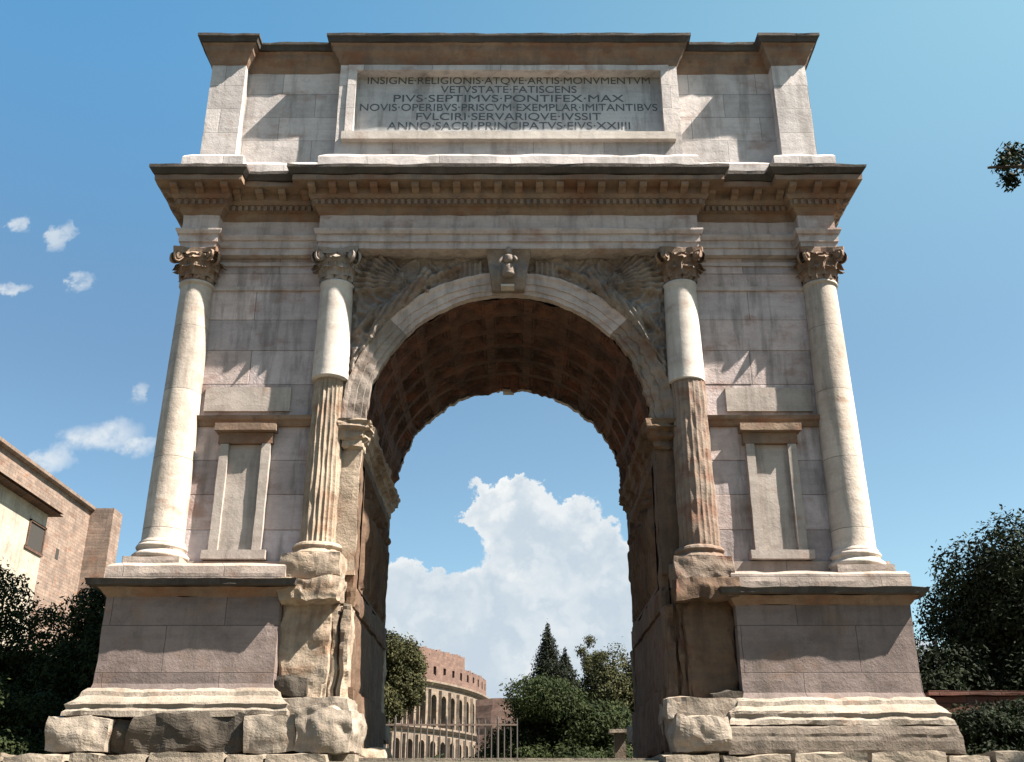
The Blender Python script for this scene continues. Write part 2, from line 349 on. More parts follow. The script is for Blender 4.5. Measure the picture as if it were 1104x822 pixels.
# ------------------------------------------------------------------ THE ARCH
BY = 4.75
arch = empty('triumphal_arch', (0, BY / 2, up(.86)), 'great weathered marble triumphal arch with one coffered opening and carved attic inscription', 'arch')
def plan(W, a, c, y0, y1):
    f = [(-W, y1), (-a, y1), (-a, y0), (-c, y0), (-c, y1), (c, y1), (c, y0), (a, y0), (a, y1), (W, y1)]
    b = [(x, BY - y) for (x, y) in f][::-1]
    return f + b
R_IN, ZS = 2.68, 6.75
def body():
    W = 6.36; RR = R_IN + .20; n = 48                    # the vault lining sits in front of this core
    for y in (0,):
        bm = bmesh.new()
        arc = [(-RR * math.cos(math.pi * i / n), ZS + RR * math.sin(math.pi * i / n)) for i in range(n + 1)]
        prof = [(-RR, 3.3), (-RR, ZS - .3)] + arc + [(RR, ZS - .3), (RR, 3.3)]
        top = [(-W, 3.3), (-W, ZS)] + [(-W + 2 * W * i / n, 10.2) for i in range(n + 1)] + [(W, ZS), (W, 3.3)]
        V = [[bm.verts.new((x, yy, up(z))) for x, z in ring] for yy in (0, BY) for ring in (prof, top)]
        pf, tf, pb, tb = V; m = len(prof)
        for i in range(m - 1):
            for q in ((pf[i], pf[i + 1], tf[i + 1], tf[i]), (pb[i], pb[i + 1], tb[i + 1], tb[i]), (pf[i], pf[i + 1], pb[i + 1], pb[i]), (tf[i], tf[i + 1], tb[i + 1], tb[i])):
                bm.faces.new(q)
        bm.faces.new((pf[0], tf[0], tb[0], pb[0])); bm.faces.new((pf[-1], tf[-1], tb[-1], pb[-1]))
        finish(bm, 'wall', 'trav', arch)
    for s in (-1, 1):                                   # lower pier cores
        bm = bmesh.new(); x0, x1 = sorted((s * 6.5, s * (R_IN + .02))); box(bm, x0, x1, -.2, BY + .2, up(.9), up(3.31)); rough(bm, .35, .015, 2, s, it=4)
        finish(bm, 'pier', 'jamb', arch)
body()

# ashlar facing of the four side bays
def ashlar(x0, x1, y, zlist, seed, mat='bay', name='ashlar_facing', lip=None):
    rnd = random.Random(seed); bm = bmesh.new(); lay = bm.loops.layers.float_color.new('tone')
    for k, (z0, z1) in enumerate(zip(zlist, zlist[1:])):
        n = 1 + (k + seed) % 2; cuts = [x0] + sorted(x0 + (x1 - x0) * (i / n + rnd.uniform(-.12, .12)) for i in range(1, n)) + [x1]
        for a, b in zip(cuts, cuts[1:]):
            d = rnd.uniform(0, .012)
            b2 = bmesh.new(); box(b2, a + .003, b - .003, min(y, y + .1 * SGN) , max(y, y + .1 * SGN), up(z0 + .003), up(z1 - .003))
            bmesh.ops.translate(b2, verts=b2.verts[:], vec=(0, d * SGN, 0))
            bmesh.ops.bevel(b2, geom=b2.edges[:], offset=.007, segments=1, affect='EDGES')
            vs = {v: bm.verts.new(v.co) for v in b2.verts}
            g = rnd.uniform(.76, 1.16); w = rnd.uniform(-.035, .035)
            for f in b2.faces:
                nf_ = bm.faces.new([vs[v] for v in f.verts])
                for lp in nf_.loops: lp[lay] = (g * (1 + w), g, g * (1 - w), 1)
            b2.free()
    return finish(bm, name, mat, arch)
for SGN, Y in ((1, -.055), (-1, BY + .055)):
    for s in (-1, 1):
        x0, x1 = sorted((s * 3.62, s * 5.80))
        ashlar(x0, x1, Y, [4.1, 4.7, 5.35, 6.0, 6.66], 3 + s)
        ashlar(x0, x1, Y, [6.86, 7.5, 8.2, 8.85, 9.5, 9.86, 10.2], 5 + s)
        # string course, hood, framed blind window, tablet
        def bb(name, mat, x0, x1, d, z0, z1, ch=.012, amp=.004):
            bm = bmesh.new(); yy = sorted((Y + .06 * SGN, Y - d * SGN)); box(bm, x0, x1, yy[0], yy[1], up(z0), up(z1))
            rough(bm, .2, amp, 4, x0, it=4, chip=ch); return finish(bm, name, mat, arch)
        bm = bmesh.new(); Pl = [(x0 + .01, -.1), (x1 - .01, -.1), (x1 - .01, .05), (x0 + .01, .05)]
        sweep(bm, Pl, [(0, 6.64), (.03, 6.67), (.05, 6.72), (.1, 6.75), (.12, 6.82), (0, 6.865)])
        if SGN < 0: bmesh.ops.rotate(bm, verts=bm.verts[:], cent=((x0 + x1) / 2, 0, 0), matrix=Matrix.Rotation(math.pi, 3, 'Z')); bmesh.ops.translate(bm, verts=bm.verts[:], vec=(0, BY, 0))
        rough(bm, .25, .004, 4, 2, it=4, chip=.02)
        finish(bm, 'string_course', 'rusty', arch)
        bb('ledge', 'archi', x0, x1, .035, 9.47, 9.56)
        bb('ledge', 'archi', x0, x1, .03, 10.02, 10.10)
        xc = s * 4.79
        bb('tablet', 'tablet', s * 4.86 - .80, s * 4.86 + .80, .05, 6.94, 7.42)
        bb('window_hood', 'rusty', xc - .56, xc + .56, .24, 6.50, 6.64, .03)
        bb('window_hood', 'rusty', xc - .50, xc + .50, .13, 6.28, 6.50, .02)
        bb('window_jamb', 'tablet', xc - .46, xc - .30, .12, 4.30, 6.28)
        bb('window_jamb', 'tablet', xc + .30, xc + .46, .12, 4.30, 6.28)
        bb('window_panel', 'tablet', xc - .302, xc + .302, .035, 4.30, 6.28)
        bb('window_sill', 'tablet', xc - .56, xc + .56, .18, 4.14, 4.30, .02)

# entablature -------------------------------------------------------
PE = plan(6.42, 5.70, 3.72, -.20, -.45)
def course(name, mat, P, prof, L=.3, amp=.005, chip=.02, seed=1, parent=arch):
    bm = bmesh.new(); sweep(bm, P, prof); rough(bm, L, amp, 3, seed, it=5, chip=chip); return finish(bm, name, mat, parent)
course('architrave', 'archi', PE, [(0, 10.20), (0, 10.34), (.03, 10.345), (.03, 10.50), (.06, 10.505), (.09, 10.58), (.09, 10.62), (.0, 10.625)], seed=1)
course('frieze', 'archi', PE, [(.0, 10.62), (.0, 10.96)], seed=2)
corn = course('cornice', 'rusty', PE, [(0, 10.95), (.05, 11.0), (.08, 11.09), (.15, 11.10), (.15, 11.21), (.19, 11.23), (.23, 11.31), (.23, 11.46)], seed=3)
course('corona', 'rusty', PE, [(.22, 11.455), (.50, 11.46), (.50, 11.58), (.1, 11.585)], seed=14, chip=.03, parent=corn)
course('cornice_lip', 'soot', PE, [(.1, 11.58), (.52, 11.585), (.60, 11.69), (.60, 11.77), (.1, 11.80)], seed=4, chip=.04, parent=corn)
# modillions and dentils along the outline
def along(P, off, step, fn, only_front=False):
    Q = offset_poly(P, off); n = len(Q)
    for i in range(n):
        a, b = Q[i], Q[(i + 1) % n]; e = (b - a); Ln = e.length
        if Ln < .4: continue
        if (a.y > 1 and b.y > 1 and a.y > 4): continue
        if only_front and (a.y > 0 or b.y > 0): continue
        u = e / Ln; nn = Vector((u.y, -u.x)); k = max(1, round((Ln - .18) / step))
        for j in range(k + 1): fn(a + u * (.09 + (Ln - .18) * j / k), nn)
mod0 = None
def modillion(p, nn):
    global mod0
    rz = math.atan2(nn.y, nn.x) + math.pi / 2
    if mod0 is None:
        bm = bmesh.new(); pr = [(0, 0), (0, .15), (-.25, .15), (-.25, .10), (-.21, .06), (-.13, .05), (-.06, .015)]
        vs = [[bm.verts.new((x, y + .03, z)) for (y, z) in pr] for x in (-.07, .07)]
        for k in range(len(pr)): bm.faces.new((vs[0][k], vs[0][(k + 1) % len(pr)], vs[1][(k + 1) % len(pr)], vs[1][k]))
        bm.faces.new(vs[0]); bm.faces.new(vs[1][::-1])
        o = Vector((p.x, p.y, up(11.305))); bm.transform(Matrix.Translation(o))
        mod0 = finish(bm, 'modillion', 'rusty', corn, origin=o); mod0.rotation_euler = (0, 0, rz)
    else: place_copy(mod0, (p.x, p.y, up(11.305)), corn, rz)
along(PE, .225, .40, modillion)
bmd = bmesh.new()
def dent(p, nn):
    t = Vector((-nn.y, nn.x)); q = [p + t * .035, p - t * .035, p - t * .035 + nn * .05, p + t * .035 + nn * .05]
    lo = [bmd.verts.new((v.x, v.y, up(11.105))) for v in q]; hi = [bmd.verts.new((v.x, v.y, up(11.205))) for v in q]
    for k in range(4): bmd.faces.new((lo[k], lo[(k + 1) % 4], hi[(k + 1) % 4], hi[k]))
    bmd.faces.new(lo); bmd.faces.new(hi[::-1])
along(PE, .148, .13, dent)
finish(bmd, 'dentil_row', 'rusty', corn)

# attic ---------------------------------------------------------------
PA = plan(6.32, 5.60, 3.58, -.02, -.30)
course('attic_plinth', 'attic', PA, [(.30, 11.70), (.30, 11.80), (.27, 11.82), (.27, 12.28), (.24, 12.33), (.10, 12.44), (.0, 12.45)], chip=.04, seed=6)
_f = [(-6.32, -.30), (-5.60, -.30), (-5.60, -.02), (-3.58, -.02), (-3.58, -.05), (3.58, -.05), (3.58, -.02), (5.60, -.02), (5.60, -.30), (6.32, -.30)]
course('attic_wall', 'attic', _f + [(x, BY - y) for (x, y) in _f][::-1], [(0, 12.44), (0, 14.85)], amp=.003, chip=.012, seed=7)
course('attic_cornice', 'rusty', PA, [(0, 14.76), (.04, 14.84), (.07, 14.93), (.15, 15.05), (.17, 15.16), (.22, 15.205)], chip=.02, seed=8)
course('attic_coping', 'soot', PA, [(.20, 15.20), (.25, 15.21), (.27, 15.30), (.30, 15.33), (.30, 15.40), (.1, 15.44), (-.5, 15.48)], chip=.035, seed=9)
for s, (x0, x1) in ((0, (-6.75, -5.15)), (1, (-4.05, 4.05)), (2, (5.15, 6.75))):
    pass
# framed inscription
def frame_box(name, mat, x0, x1, y0, y1, z0, z1, parent=arch, chip=.01, L=.25):
    bm = bmesh.new(); box(bm, x0, x1, y0, y1, up(z0), up(z1)); rough(bm, L, .003, 4, x0 + z0, it=4, chip=chip); return finish(bm, name, mat, parent)
ins = frame_box('inscription_panel', 'panel', -3.30, 3.30, -.075, -.03, 12.95, 14.70)
for _x in (-1, 1): frame_box('panel_pier', 'attic', *sorted((_x * 3.24, _x * 3.58)), -.30, -.04, 12.445, 14.80)
frame_box('panel_head', 'attic', -3.245, 3.245, -.298, -.04, 14.64, 14.80); frame_box('panel_foot', 'attic', -3.245, 3.245, -.298, -.04, 12.445, 12.99)
frame_box('inscription_frame', 'attic', -3.40, -3.22, -.34, -.29, 12.98, 14.66); frame_box('inscription_frame', 'attic', 3.22, 3.40, -.34, -.29, 12.98, 14.66)
frame_box('inscription_frame', 'attic', -3.40, 3.40, -.343, -.29, 14.62, 14.76)
frame_box('inscription_sill', 'white', -3.44, 3.44, -.43, -.28, 12.80, 12.99)
def text_mesh(body, size, cx, z, y, width, name, parent, mat):
    cu = bpy.data.curves.new('t', 'FONT'); cu.body = body; cu.size = size; cu.align_x = 'CENTER'; cu.extrude = .003
    to = bpy.data.objects.new('t', cu); COL.objects.link(to); bpy.context.view_layer.update()
    me = bpy.data.meshes.new_from_object(to.evaluated_get(bpy.context.evaluated_depsgraph_get()))
    COL.objects.unlink(to); bpy.data.objects.remove(to); bpy.data.curves.remove(cu)
    xs = [v.co.x for v in me.vertices]; w = max(xs) - min(xs); mx = (max(xs) + min(xs)) / 2
    bm = bmesh.new(); bm.from_mesh(me); bpy.data.meshes.remove(me)
    k = width / w
    for v in bm.verts: v.co = Vector(((v.co.x - mx) * k + cx, y + .003 - v.co.z, up(z) + v.co.y))
    return finish(bm, name, mat, parent, kind='keep')
lines = [("INSIGNE·RELIGIONIS·ATQVE·ARTIS·MONVMENTVM", 14.47, 6.05), ("VETVSTATE·FATISCENS", 14.235, 2.9), ("PIVS·SEPTIMVS·PONTIFEX·MAX", 14.00, 4.9),
         ("NOVIS·OPERIBVS·PRISCVM·EXEMPLAR·IMITANTIBVS", 13.765, 6.3), ("FVLCIRI·SERVARIQVE·IVSSIT", 13.53, 3.9), ("ANNO·SACRI·PRINCIPATVS·EIVS·XXIIII", 13.295, 5.1)]
for tx, z, w in lines: text_mesh(tx, .26, 0, z, -.081, w, 'inscription_line', ins, 'letter')

# archivolt, keystones, soffit ----------------------------------------
def archivolt(yf, sg):
    prof = [(2.655, .10), (2.655, -.06), (2.74, -.065), (2.745, -.09), (2.88, -.095), (2.885, -.12), (3.0, -.125), (3.06, -.16), (3.10, -.16), (3.11, .02)]
    for (a0, a1, mat, er0) in ((.0, .235, 'relief', .025), (.235, .765, 'archi', .02), (.765, 1.0, 'oldred' if sg > 0 else 'relief', .06)):
        bm = bmesh.new(); n = max(20, int((a1 - a0) * 300)); rings = []
        for i in range(n + 1):
            a = math.pi * (a0 + (a1 - a0) * i / n); e_ = er0 if sg > 0 else .055; ring = []
            for (r, y) in prof:
                q = Vector((a * 5, r * 2, sg)); er = e_ * (noise.noise(q) + .9 * noise.noise(q * 2.9) + .5 * noise.noise(q * 7)) - (0 if sg > 0 else .05)
                dy = e_ * .8 * noise.noise(q * 3.3 + Vector((5, 5, 5)))
                ring.append(bm.verts.new((-(r + er) * math.cos(a), yf + (y + dy) * sg, up(ZS + (r + er) * math.sin(a)))))
            rings.append(ring)
        for r0, r1 in zip(rings, rings[1:]):
            for k in range(len(prof) - 1): bm.faces.new((r0[k], r0[k + 1], r1[k + 1], r1[k]))
        finish(bm, 'archivolt', mat, arch)
archivolt(0, 1); archivolt(BY, -1)
def capsule_h(x, z, caps):
    h = 0
    for (x0, z0, x1, z1, r0, r1, hh) in caps:
        dx, dz = x1 - x0, z1 - z0; t = max(0, min(1, ((x - x0) * dx + (z - z0) * dz) / (dx * dx + dz * dz + 1e-9)))
        d = math.hypot(x - x0 - t * dx, z - z0 - t * dz); r = r0 + (r1 - r0) * t
        if d < r: h = max(h, hh * math.sqrt(1 - (d / r) ** 2))
    return h
VICT = [(1.62, 9.82, 1.62, 9.83, .13, .13, .17), (1.68, 9.66, 1.98, 9.30, .15, .17, .16), (1.98, 9.30, 2.42, 8.88, .19, .16, .17), (2.42, 8.88, 2.62, 8.35, .15, .09, .14), (2.0, 9.2, 2.6, 8.98, .15, .11, .12),
        (2.6, 8.98, 2.88, 8.6, .11, .06, .11), (1.70, 9.62, 1.25, 9.84, .07, .055, .12), (1.25, 9.84, .95, 9.98, .05, .05, .11), (1.75, 9.58, 1.5, 9.36, .07, .05, .11), (2.62, 8.35, 2.9, 8.05, .08, .04, .1), (2.9, 8.2, 2.95, 7.75, .07, .05, .09)]
def vic_h(x, z):
    x = abs(x); h = capsule_h(x, z, VICT)
    if h: h += .025 * math.sin((x * 1.0 + z * .6) * 55 + 2 * noise.noise(Vector((x * 3, z * 3, 0))))
    # wing: feather fan from the shoulder
    wx, wz = x - 1.85, z - 9.55; ang = math.degrees(math.atan2(wz, wx)); rr = math.hypot(wx, wz)
    if -8 < ang < 52 and rr < 1.28 - .006 * abs(ang - 15): h = max(h, .085 + .028 * math.sin(ang * .9) + .02 * math.sin(rr * 22))
    # banner
    if .52 < x < .98 and 9.72 < z + .1 * (x - .5) < 10.12: h = max(h, .06 + .02 * math.sin(x * 60))
    n1 = 1 - abs(noise.noise(Vector((x * 3.4, z * 3.4, 9)))) * 3.2; n2 = 1 - abs(noise.noise(Vector((x * 8 + z * 3, z * 7, 3)))) * 3
    k = .25 if h > .03 else 1
    h += k * .05 * max(0, n1) + k * .025 * max(0, n2) + .012 * noise.noise(Vector((x * 19, z * 19, 3)))
    return h
def spandrel(s, yf, sg):
    bm = bmesh.new(); st = .026; V = {}
    nx = int(2.75 / st); nz = int(3.2 / st)
    def P(i, j):
        x = .33 + i * st; z = 7.02 + j * st
        return x, z
    def vert(i, j):
        if (i, j) not in V:
            x, z = P(i, j); V[i, j] = bm.verts.new((s * x, yf - sg * (.01 + 1.6 * vic_h(x, z)), up(z)))
        return V[i, j]
    for i in range(nx):
        for j in range(nz):
            x, z = P(i + .5, j + .5)
            if math.hypot(x, z - ZS) > 3.06 and z < 10.19: bm.faces.new((vert(i, j), vert(i + 1, j), vert(i + 1, j + 1), vert(i, j + 1)))
    finish(bm, 'spandrel_relief', 'relief', arch, smooth=True)
for sg, yf in ((1, 0), (-1, BY)):
    for s in (-1, 1): spandrel(s, yf, sg)
def keystone(yf, sg):
    bm = bmesh.new(); pr = []
    n = 10
    for i in range(n + 1):
        t = i / n; z = 9.42 + t * .79; w = .31 + .12 * t; y = .22 + .22 * t + .10 * math.sin(t * math.pi * 2.0) * (1 if t > .5 else .6)
        pr.append((w, y, z))
    for k in range(len(pr) - 1):
        (w0, y0, z0), (w1, y1, z1) = pr[k], pr[k + 1]
        q = [(-w0, y0, z0), (w0, y0, z0), (w1, y1, z1), (-w1, y1, z1)]
        F = [bm.verts.new((x, yf - sg * y, up(z))) for x, y, z in q]; B = [bm.verts.new((x, yf + sg * .05, up(z))) for x, y, z in q]
        bm.faces.new(F); bm.faces.new((F[0], F[3], B[3], B[0])); bm.faces.new((F[1], F[2], B[2], B[1]))
        if k == 0: bm.faces.new((F[0], F[1], B[1], B[0]))
        if k == len(pr) - 2: bm.faces.new((F[2], F[3], B[3], B[2]))
    bmesh.ops.remove_doubles(bm, verts=bm.verts[:], dist=1e-4)
    rough(bm, .06, .012, 6, 2, it=4)
    k = finish(bm, 'keystone', 'relief', arch)
    bm = bmesh.new()                                   # small standing figure on the scroll
    def cap(a, b, r0, r1):
        a, b = Vector(a), Vector(b); d = (b - a); n = 10; m = 5
        q = d.to_track_quat('Z', 'Y'); rings = []
        for i in range(m + 1):
            t = i / m; r = (r0 + (r1 - r0) * t) * (.55 if i in (0, m) else 1)
            rings.append([bm.verts.new(a + d * t + q @ Vector((r * math.cos(u * 2 * math.pi / n), r * math.sin(u * 2 * math.pi / n), 0))) for u in range(n)])
        for r0_, r1_ in zip(rings, rings[1:]):
            for u in range(n): bm.faces.new((r0_[u], r0_[(u + 1) % n], r1_[(u + 1) % n], r1_[u]))
        bm.faces.new(rings[0][::-1]); bm.faces.new(rings[-1])
    Y = lambda d: yf - sg * d
    cap((0, Y(.42), up(9.58)), (0, Y(.50), up(9.86)), .15, .10); cap((0, Y(.50), up(9.84)), (0, Y(.53), up(10.02)), .11, .10)
    cap((0, Y(.53), up(10.02)), (0, Y(.55), up(10.17)), .065, .06); cap((-.1, Y(.53), up(9.98)), (-.19, Y(.55), up(9.80)), .045, .035); cap((.1, Y(.53), up(9.98)), (.16, Y(.6), up(9.86)), .045, .035)
    rough(bm, .05, .01, 8, 5, it=2)
    finish(bm, 'carved_figure', 'relief', k, smooth=True)
    frame_box('keystone_foot', 'white', -.15, .12, *(sorted((yf - sg * .40, yf - sg * .2))), 9.40, 9.455, parent=k)
keystone(0, 1); keystone(BY, -1)

def soffit():
    bm = bmesh.new(); na, ny = 300, 150; nc, nd = 11, 6; r0 = R_IN - .012; y0, y1 = .10, BY - .10
    V = []
    for i in range(na + 1):
        a = math.pi * i / na; row = []
        for j in range(ny + 1):
            y = y0 + (y1 - y0) * j / ny
            u = (a / math.pi * nc) % 1; v = ((y - y0) / (y1 - y0) * nd) % 1
            du, dv = min(u, 1 - u), min(v, 1 - v); d = min(du, dv)
            h = 0
            if d > .13: h = .045
            if d > .20: h = .10
            if d > .27: h = .15
            rr = math.hypot(u - .5, v - .5)
            if rr < .17: h = .15 - .085 * math.sqrt(max(0, 1 - (rr / .17) ** 2)) - .015 * math.cos(6 * math.atan2(u - .5, v - .5))
            er_ = max(0, min(1, .5 + 1.6 * noise.noise(Vector((a * 2.3, y * .9, 5))))); h = h * (1 - .5 * er_) + .03 * noise.noise(Vector((a * 9, y * 4, 1))) * er_ + .03 * abs(noise.noise(Vector((a * 17, y * 7, 1))))
            e = min(y - y0, y1 - y)
            fe = max(0, 1 - (y1 - y) / .5) if y > 2.4 else max(0, 1 - (y - y0) / .3) * .4
            ck = random.Random(int(a * 11 + noise.noise(Vector((a * 3, 0, 0))) * 2) * 7 + (5 if y > 2 else 0)).random(); r = r0 + h * (1 - .6 * fe) - min(1, fe * 2) * .13 * (ck - .35) * (1 if y > 2.4 else .3) - fe * (.05 + .11 * noise.noise(Vector((a * 6, y * 2, 2))) + .07 * noise.noise(Vector((a * 17, y * 3, 7))))
            row.append(bm.verts.new((-r * math.cos(a), y, up(ZS + r * math.sin(a)))))
        V.append(row)
    for i in range(na):
        for j in range(ny): bm.faces.new((V[i][j], V[i][j + 1], V[i + 1][j + 1], V[i + 1][j]))
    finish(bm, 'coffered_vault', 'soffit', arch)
soffit()


# imposts and passage walls -------------------------------------------
for s in (-1, 1):
    x0, x1 = sorted((s * 3.02, s * (R_IN)))
    P = [(x0, -.10), (x1, -.10), (x1, BY + .10), (x0, BY + .10)]
    bm = bmesh.new(); sweep(bm, P, [(.0, 6.20), (.03, 6.24), (.03, 6.34), (.07, 6.37), (.10, 6.50), (.15, 6.54), (.17, 6.64), (.20, 6.73), (.0, 6.77)])
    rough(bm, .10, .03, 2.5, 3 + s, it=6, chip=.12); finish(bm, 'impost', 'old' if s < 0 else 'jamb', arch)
    # passage relief: procession figures carved between corner strips
    bm = bmesh.new(); st = .045; ny = int((BY - .9) / st); nz = int(2.3 / st); V = {}
    rnd = random.Random(5 + s)
    figs = []
    for k in range(11):
        c = .25 + k * .34 + rnd.uniform(-.06, .06); top = 1.75 + rnd.uniform(-.12, .2)
        figs += [(c, .15, c + rnd.uniform(-.06, .06), 1.0, .1, .15, .16), (c, 1.0, c + .03, 1.5, .17, .14, .19), (c + .03, top - .04, c + .03, top, .1, .1, .2), (c, 1.35, c + rnd.uniform(-.4, .4), 1.25 + rnd.uniform(-.2, .8), .06, .05, .14)]
    for i in range(ny + 1):
        for j in range(nz + 1):
            y = i * st; z = j * st; h = capsule_h(y, z, figs); h += (.03 * math.sin(z * 3 + y * 40) if h else 0)
            e = min(y, BY - .9 - y, z, 2.3 - z); h = h + .03 * noise.noise(Vector((y * 3, z * 3, s * 4))) if e > .06 else .12
            V[i, j] = bm.verts.new((s * (R_IN + .11 - h), .45 + y, up(3.75 + z)))
    for i in range(ny):
        for j in range(nz): bm.faces.new((V[i, j], V[i + 1, j], V[i + 1, j + 1], V[i, j + 1]))
    finish(bm, 'passage_relief', 'jamb', arch, smooth=True)
    # facing of the passage jamb with slots and lumps
    bm = bmesh.new()
    for (ya, yb, za, zb) in ((-.02, .44, 3.2, 6.22), (BY - .44, BY + .02, 3.2, 6.22), (-.02, BY + .02, 1.0, 2.0), (.0, BY, 2.05, 3.3), (-.02, BY + .02, 3.32, 3.72), (.44, BY - .44, 6.06, 6.22)):
        xa, xb = sorted((s * (R_IN - (.04 if zb > 3.4 and za < 3.5 and yb - ya > 2 else .0) - (.1 if zb == 2.0 else 0)), s * (R_IN + .14)))
        box(bm, xa, xb, ya, yb, up(za), up(zb))
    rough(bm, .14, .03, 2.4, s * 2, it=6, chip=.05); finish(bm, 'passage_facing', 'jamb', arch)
    # front pier strip in old marble beside the opening
    for yf, sg in ((0, 1), (BY, -1)):
        bm = bmesh.new(); xa, xb = sorted((s * (R_IN + .004), s * 3.64)); ya, yb = sorted((yf - sg * .05, yf + sg * .05)); box(bm, xa, xb, ya, yb, up(3.9), up(6.22))
        xa, xb = sorted((s * (R_IN + .45), s * 3.64)); box(bm, xa, xb, ya + .003, yb - .003, up(6.77), up(10.19))
        rough(bm, .12, .018, 2.2, s * 5, it=6, chip=.04)
        if s > 0:
            pass
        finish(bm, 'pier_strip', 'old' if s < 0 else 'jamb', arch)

# columns --------------------------------------------------------------
CY = -.13
cap0 = None
def leaf_strip(bm, ang, r0, h0, h1, w, curl, cx, cy, cz):
    n = 7; prev = None; ca, sa = math.cos(ang), math.sin(ang)
    for i in range(n + 1):
        t = i / n; z = h0 + (h1 - h0) * math.sin(min(1, t * 1.15) * math.pi / 2) - (curl * .55 * max(0, t - .75) / .25)
        r = r0 + .035 * t + curl * max(0, t - .45) ** 1.5 * 2.2; ww = w * (.75 + .5 * math.sin(t * math.pi) - .5 * t ** 3) * (1 + .16 * math.cos(i * math.pi))
        row = []
        for q in (-1, -.5, 0, .5, 1):
            rr = r - .03 * abs(q) + .018 * (1 if q == 0 else 0); off = q * ww
            row.append(bm.verts.new((cx + rr * ca - off * sa, cy + rr * sa + off * ca, cz + z)))
        if prev:
            for k in range(4): bm.faces.new((prev[k], prev[k + 1], row[k + 1], row[k]))
        prev = row
def capital_bm(cx, cy, zb, ero, seed):
    bm = bmesh.new(); H = 10.20 - 9.63
    cz = up(zb)
    lathe(bm, [(.30, zb), (.33, zb + .02), (.30, zb + .04), (.29, zb + .1), (.34, zb + .35), (.40, zb + .46), (.36, zb + .49)], cx, cy, 28)
    for k in range(8): leaf_strip(bm, k * math.pi / 4 + math.pi / 8, .33, .02, .25, .135, .13, cx, cy, cz)
    for k in range(8): leaf_strip(bm, k * math.pi / 4, .35, .08, .41, .125, .17, cx, cy, cz)
    for k in range(16): leaf_strip(bm, k * math.pi / 8 + .1, .35, .26, .47, .05, .10, cx, cy, cz)
    for k in range(4):                                      # corner volutes
        a = math.pi / 4 + k * math.pi / 2; ca, sa = math.cos(a), math.sin(a)
        for side in (-1, 1):
            c = Vector((cx + .50 * ca - side * .045 * sa, cy + .50 * sa + side * .045 * ca, cz + .40)); n = 18
            rings = []
            for (rad, dd) in ((.105, 0), (.10, .05), (.065, .035), (.05, .07), (.015, .075)):
                rings.append([bm.verts.new(c + Vector((ca, sa, 0)) * rad * math.cos(2 * math.pi * i / n) + Vector((0, 0, 1)) * rad * math.sin(2 * math.pi * i / n) + Vector((-sa, ca, 0)) * side * dd) for i in range(n)])
            for r0, r1 in zip(rings, rings[1:]):
                for i in range(n): bm.faces.new((r0[i], r0[(i + 1) % n], r1[(i + 1) % n], r1[i]))
            bm.faces.new(rings[-1])
    # concave abacus
    def ab(z0, z1, e):
        pts = []
        for k in range(4):
            a = math.pi / 4 + k * math.pi / 2; a2 = a + math.pi / 2; p, q = Vector((math.cos(a), math.sin(a))) * (.60 + e), Vector((math.cos(a2), math.sin(a2))) * (.60 + e)
            for t in (0.03, .2, .35, .5, .65, .8, .97): m_ = p.lerp(q, t); pts.append(m_ * (1 - .16 * math.sin(t * math.pi)))
        lo = [bm.verts.new((cx + p.x, cy + p.y, cz + z0)) for p in pts]; hi = [bm.verts.new((cx + p.x * 1.03, cy + p.y * 1.03, cz + z1)) for p in pts]
        for i in range(len(pts)): bm.faces.new((lo[i], lo[(i + 1) % len(pts)], hi[(i + 1) % len(pts)], hi[i]))
        bm.faces.new(lo[::-1]); bm.faces.new(hi)
    ab(.47, .565, 0)
    S = Vector((seed, seed * 2, 3))
    for v in bm.verts: v.co.z = cz + (v.co.z - cz) * 1.19
    for v in bm.verts: v.co += noise.noise_vector(v.co * 9 + S) * ero
    return bm
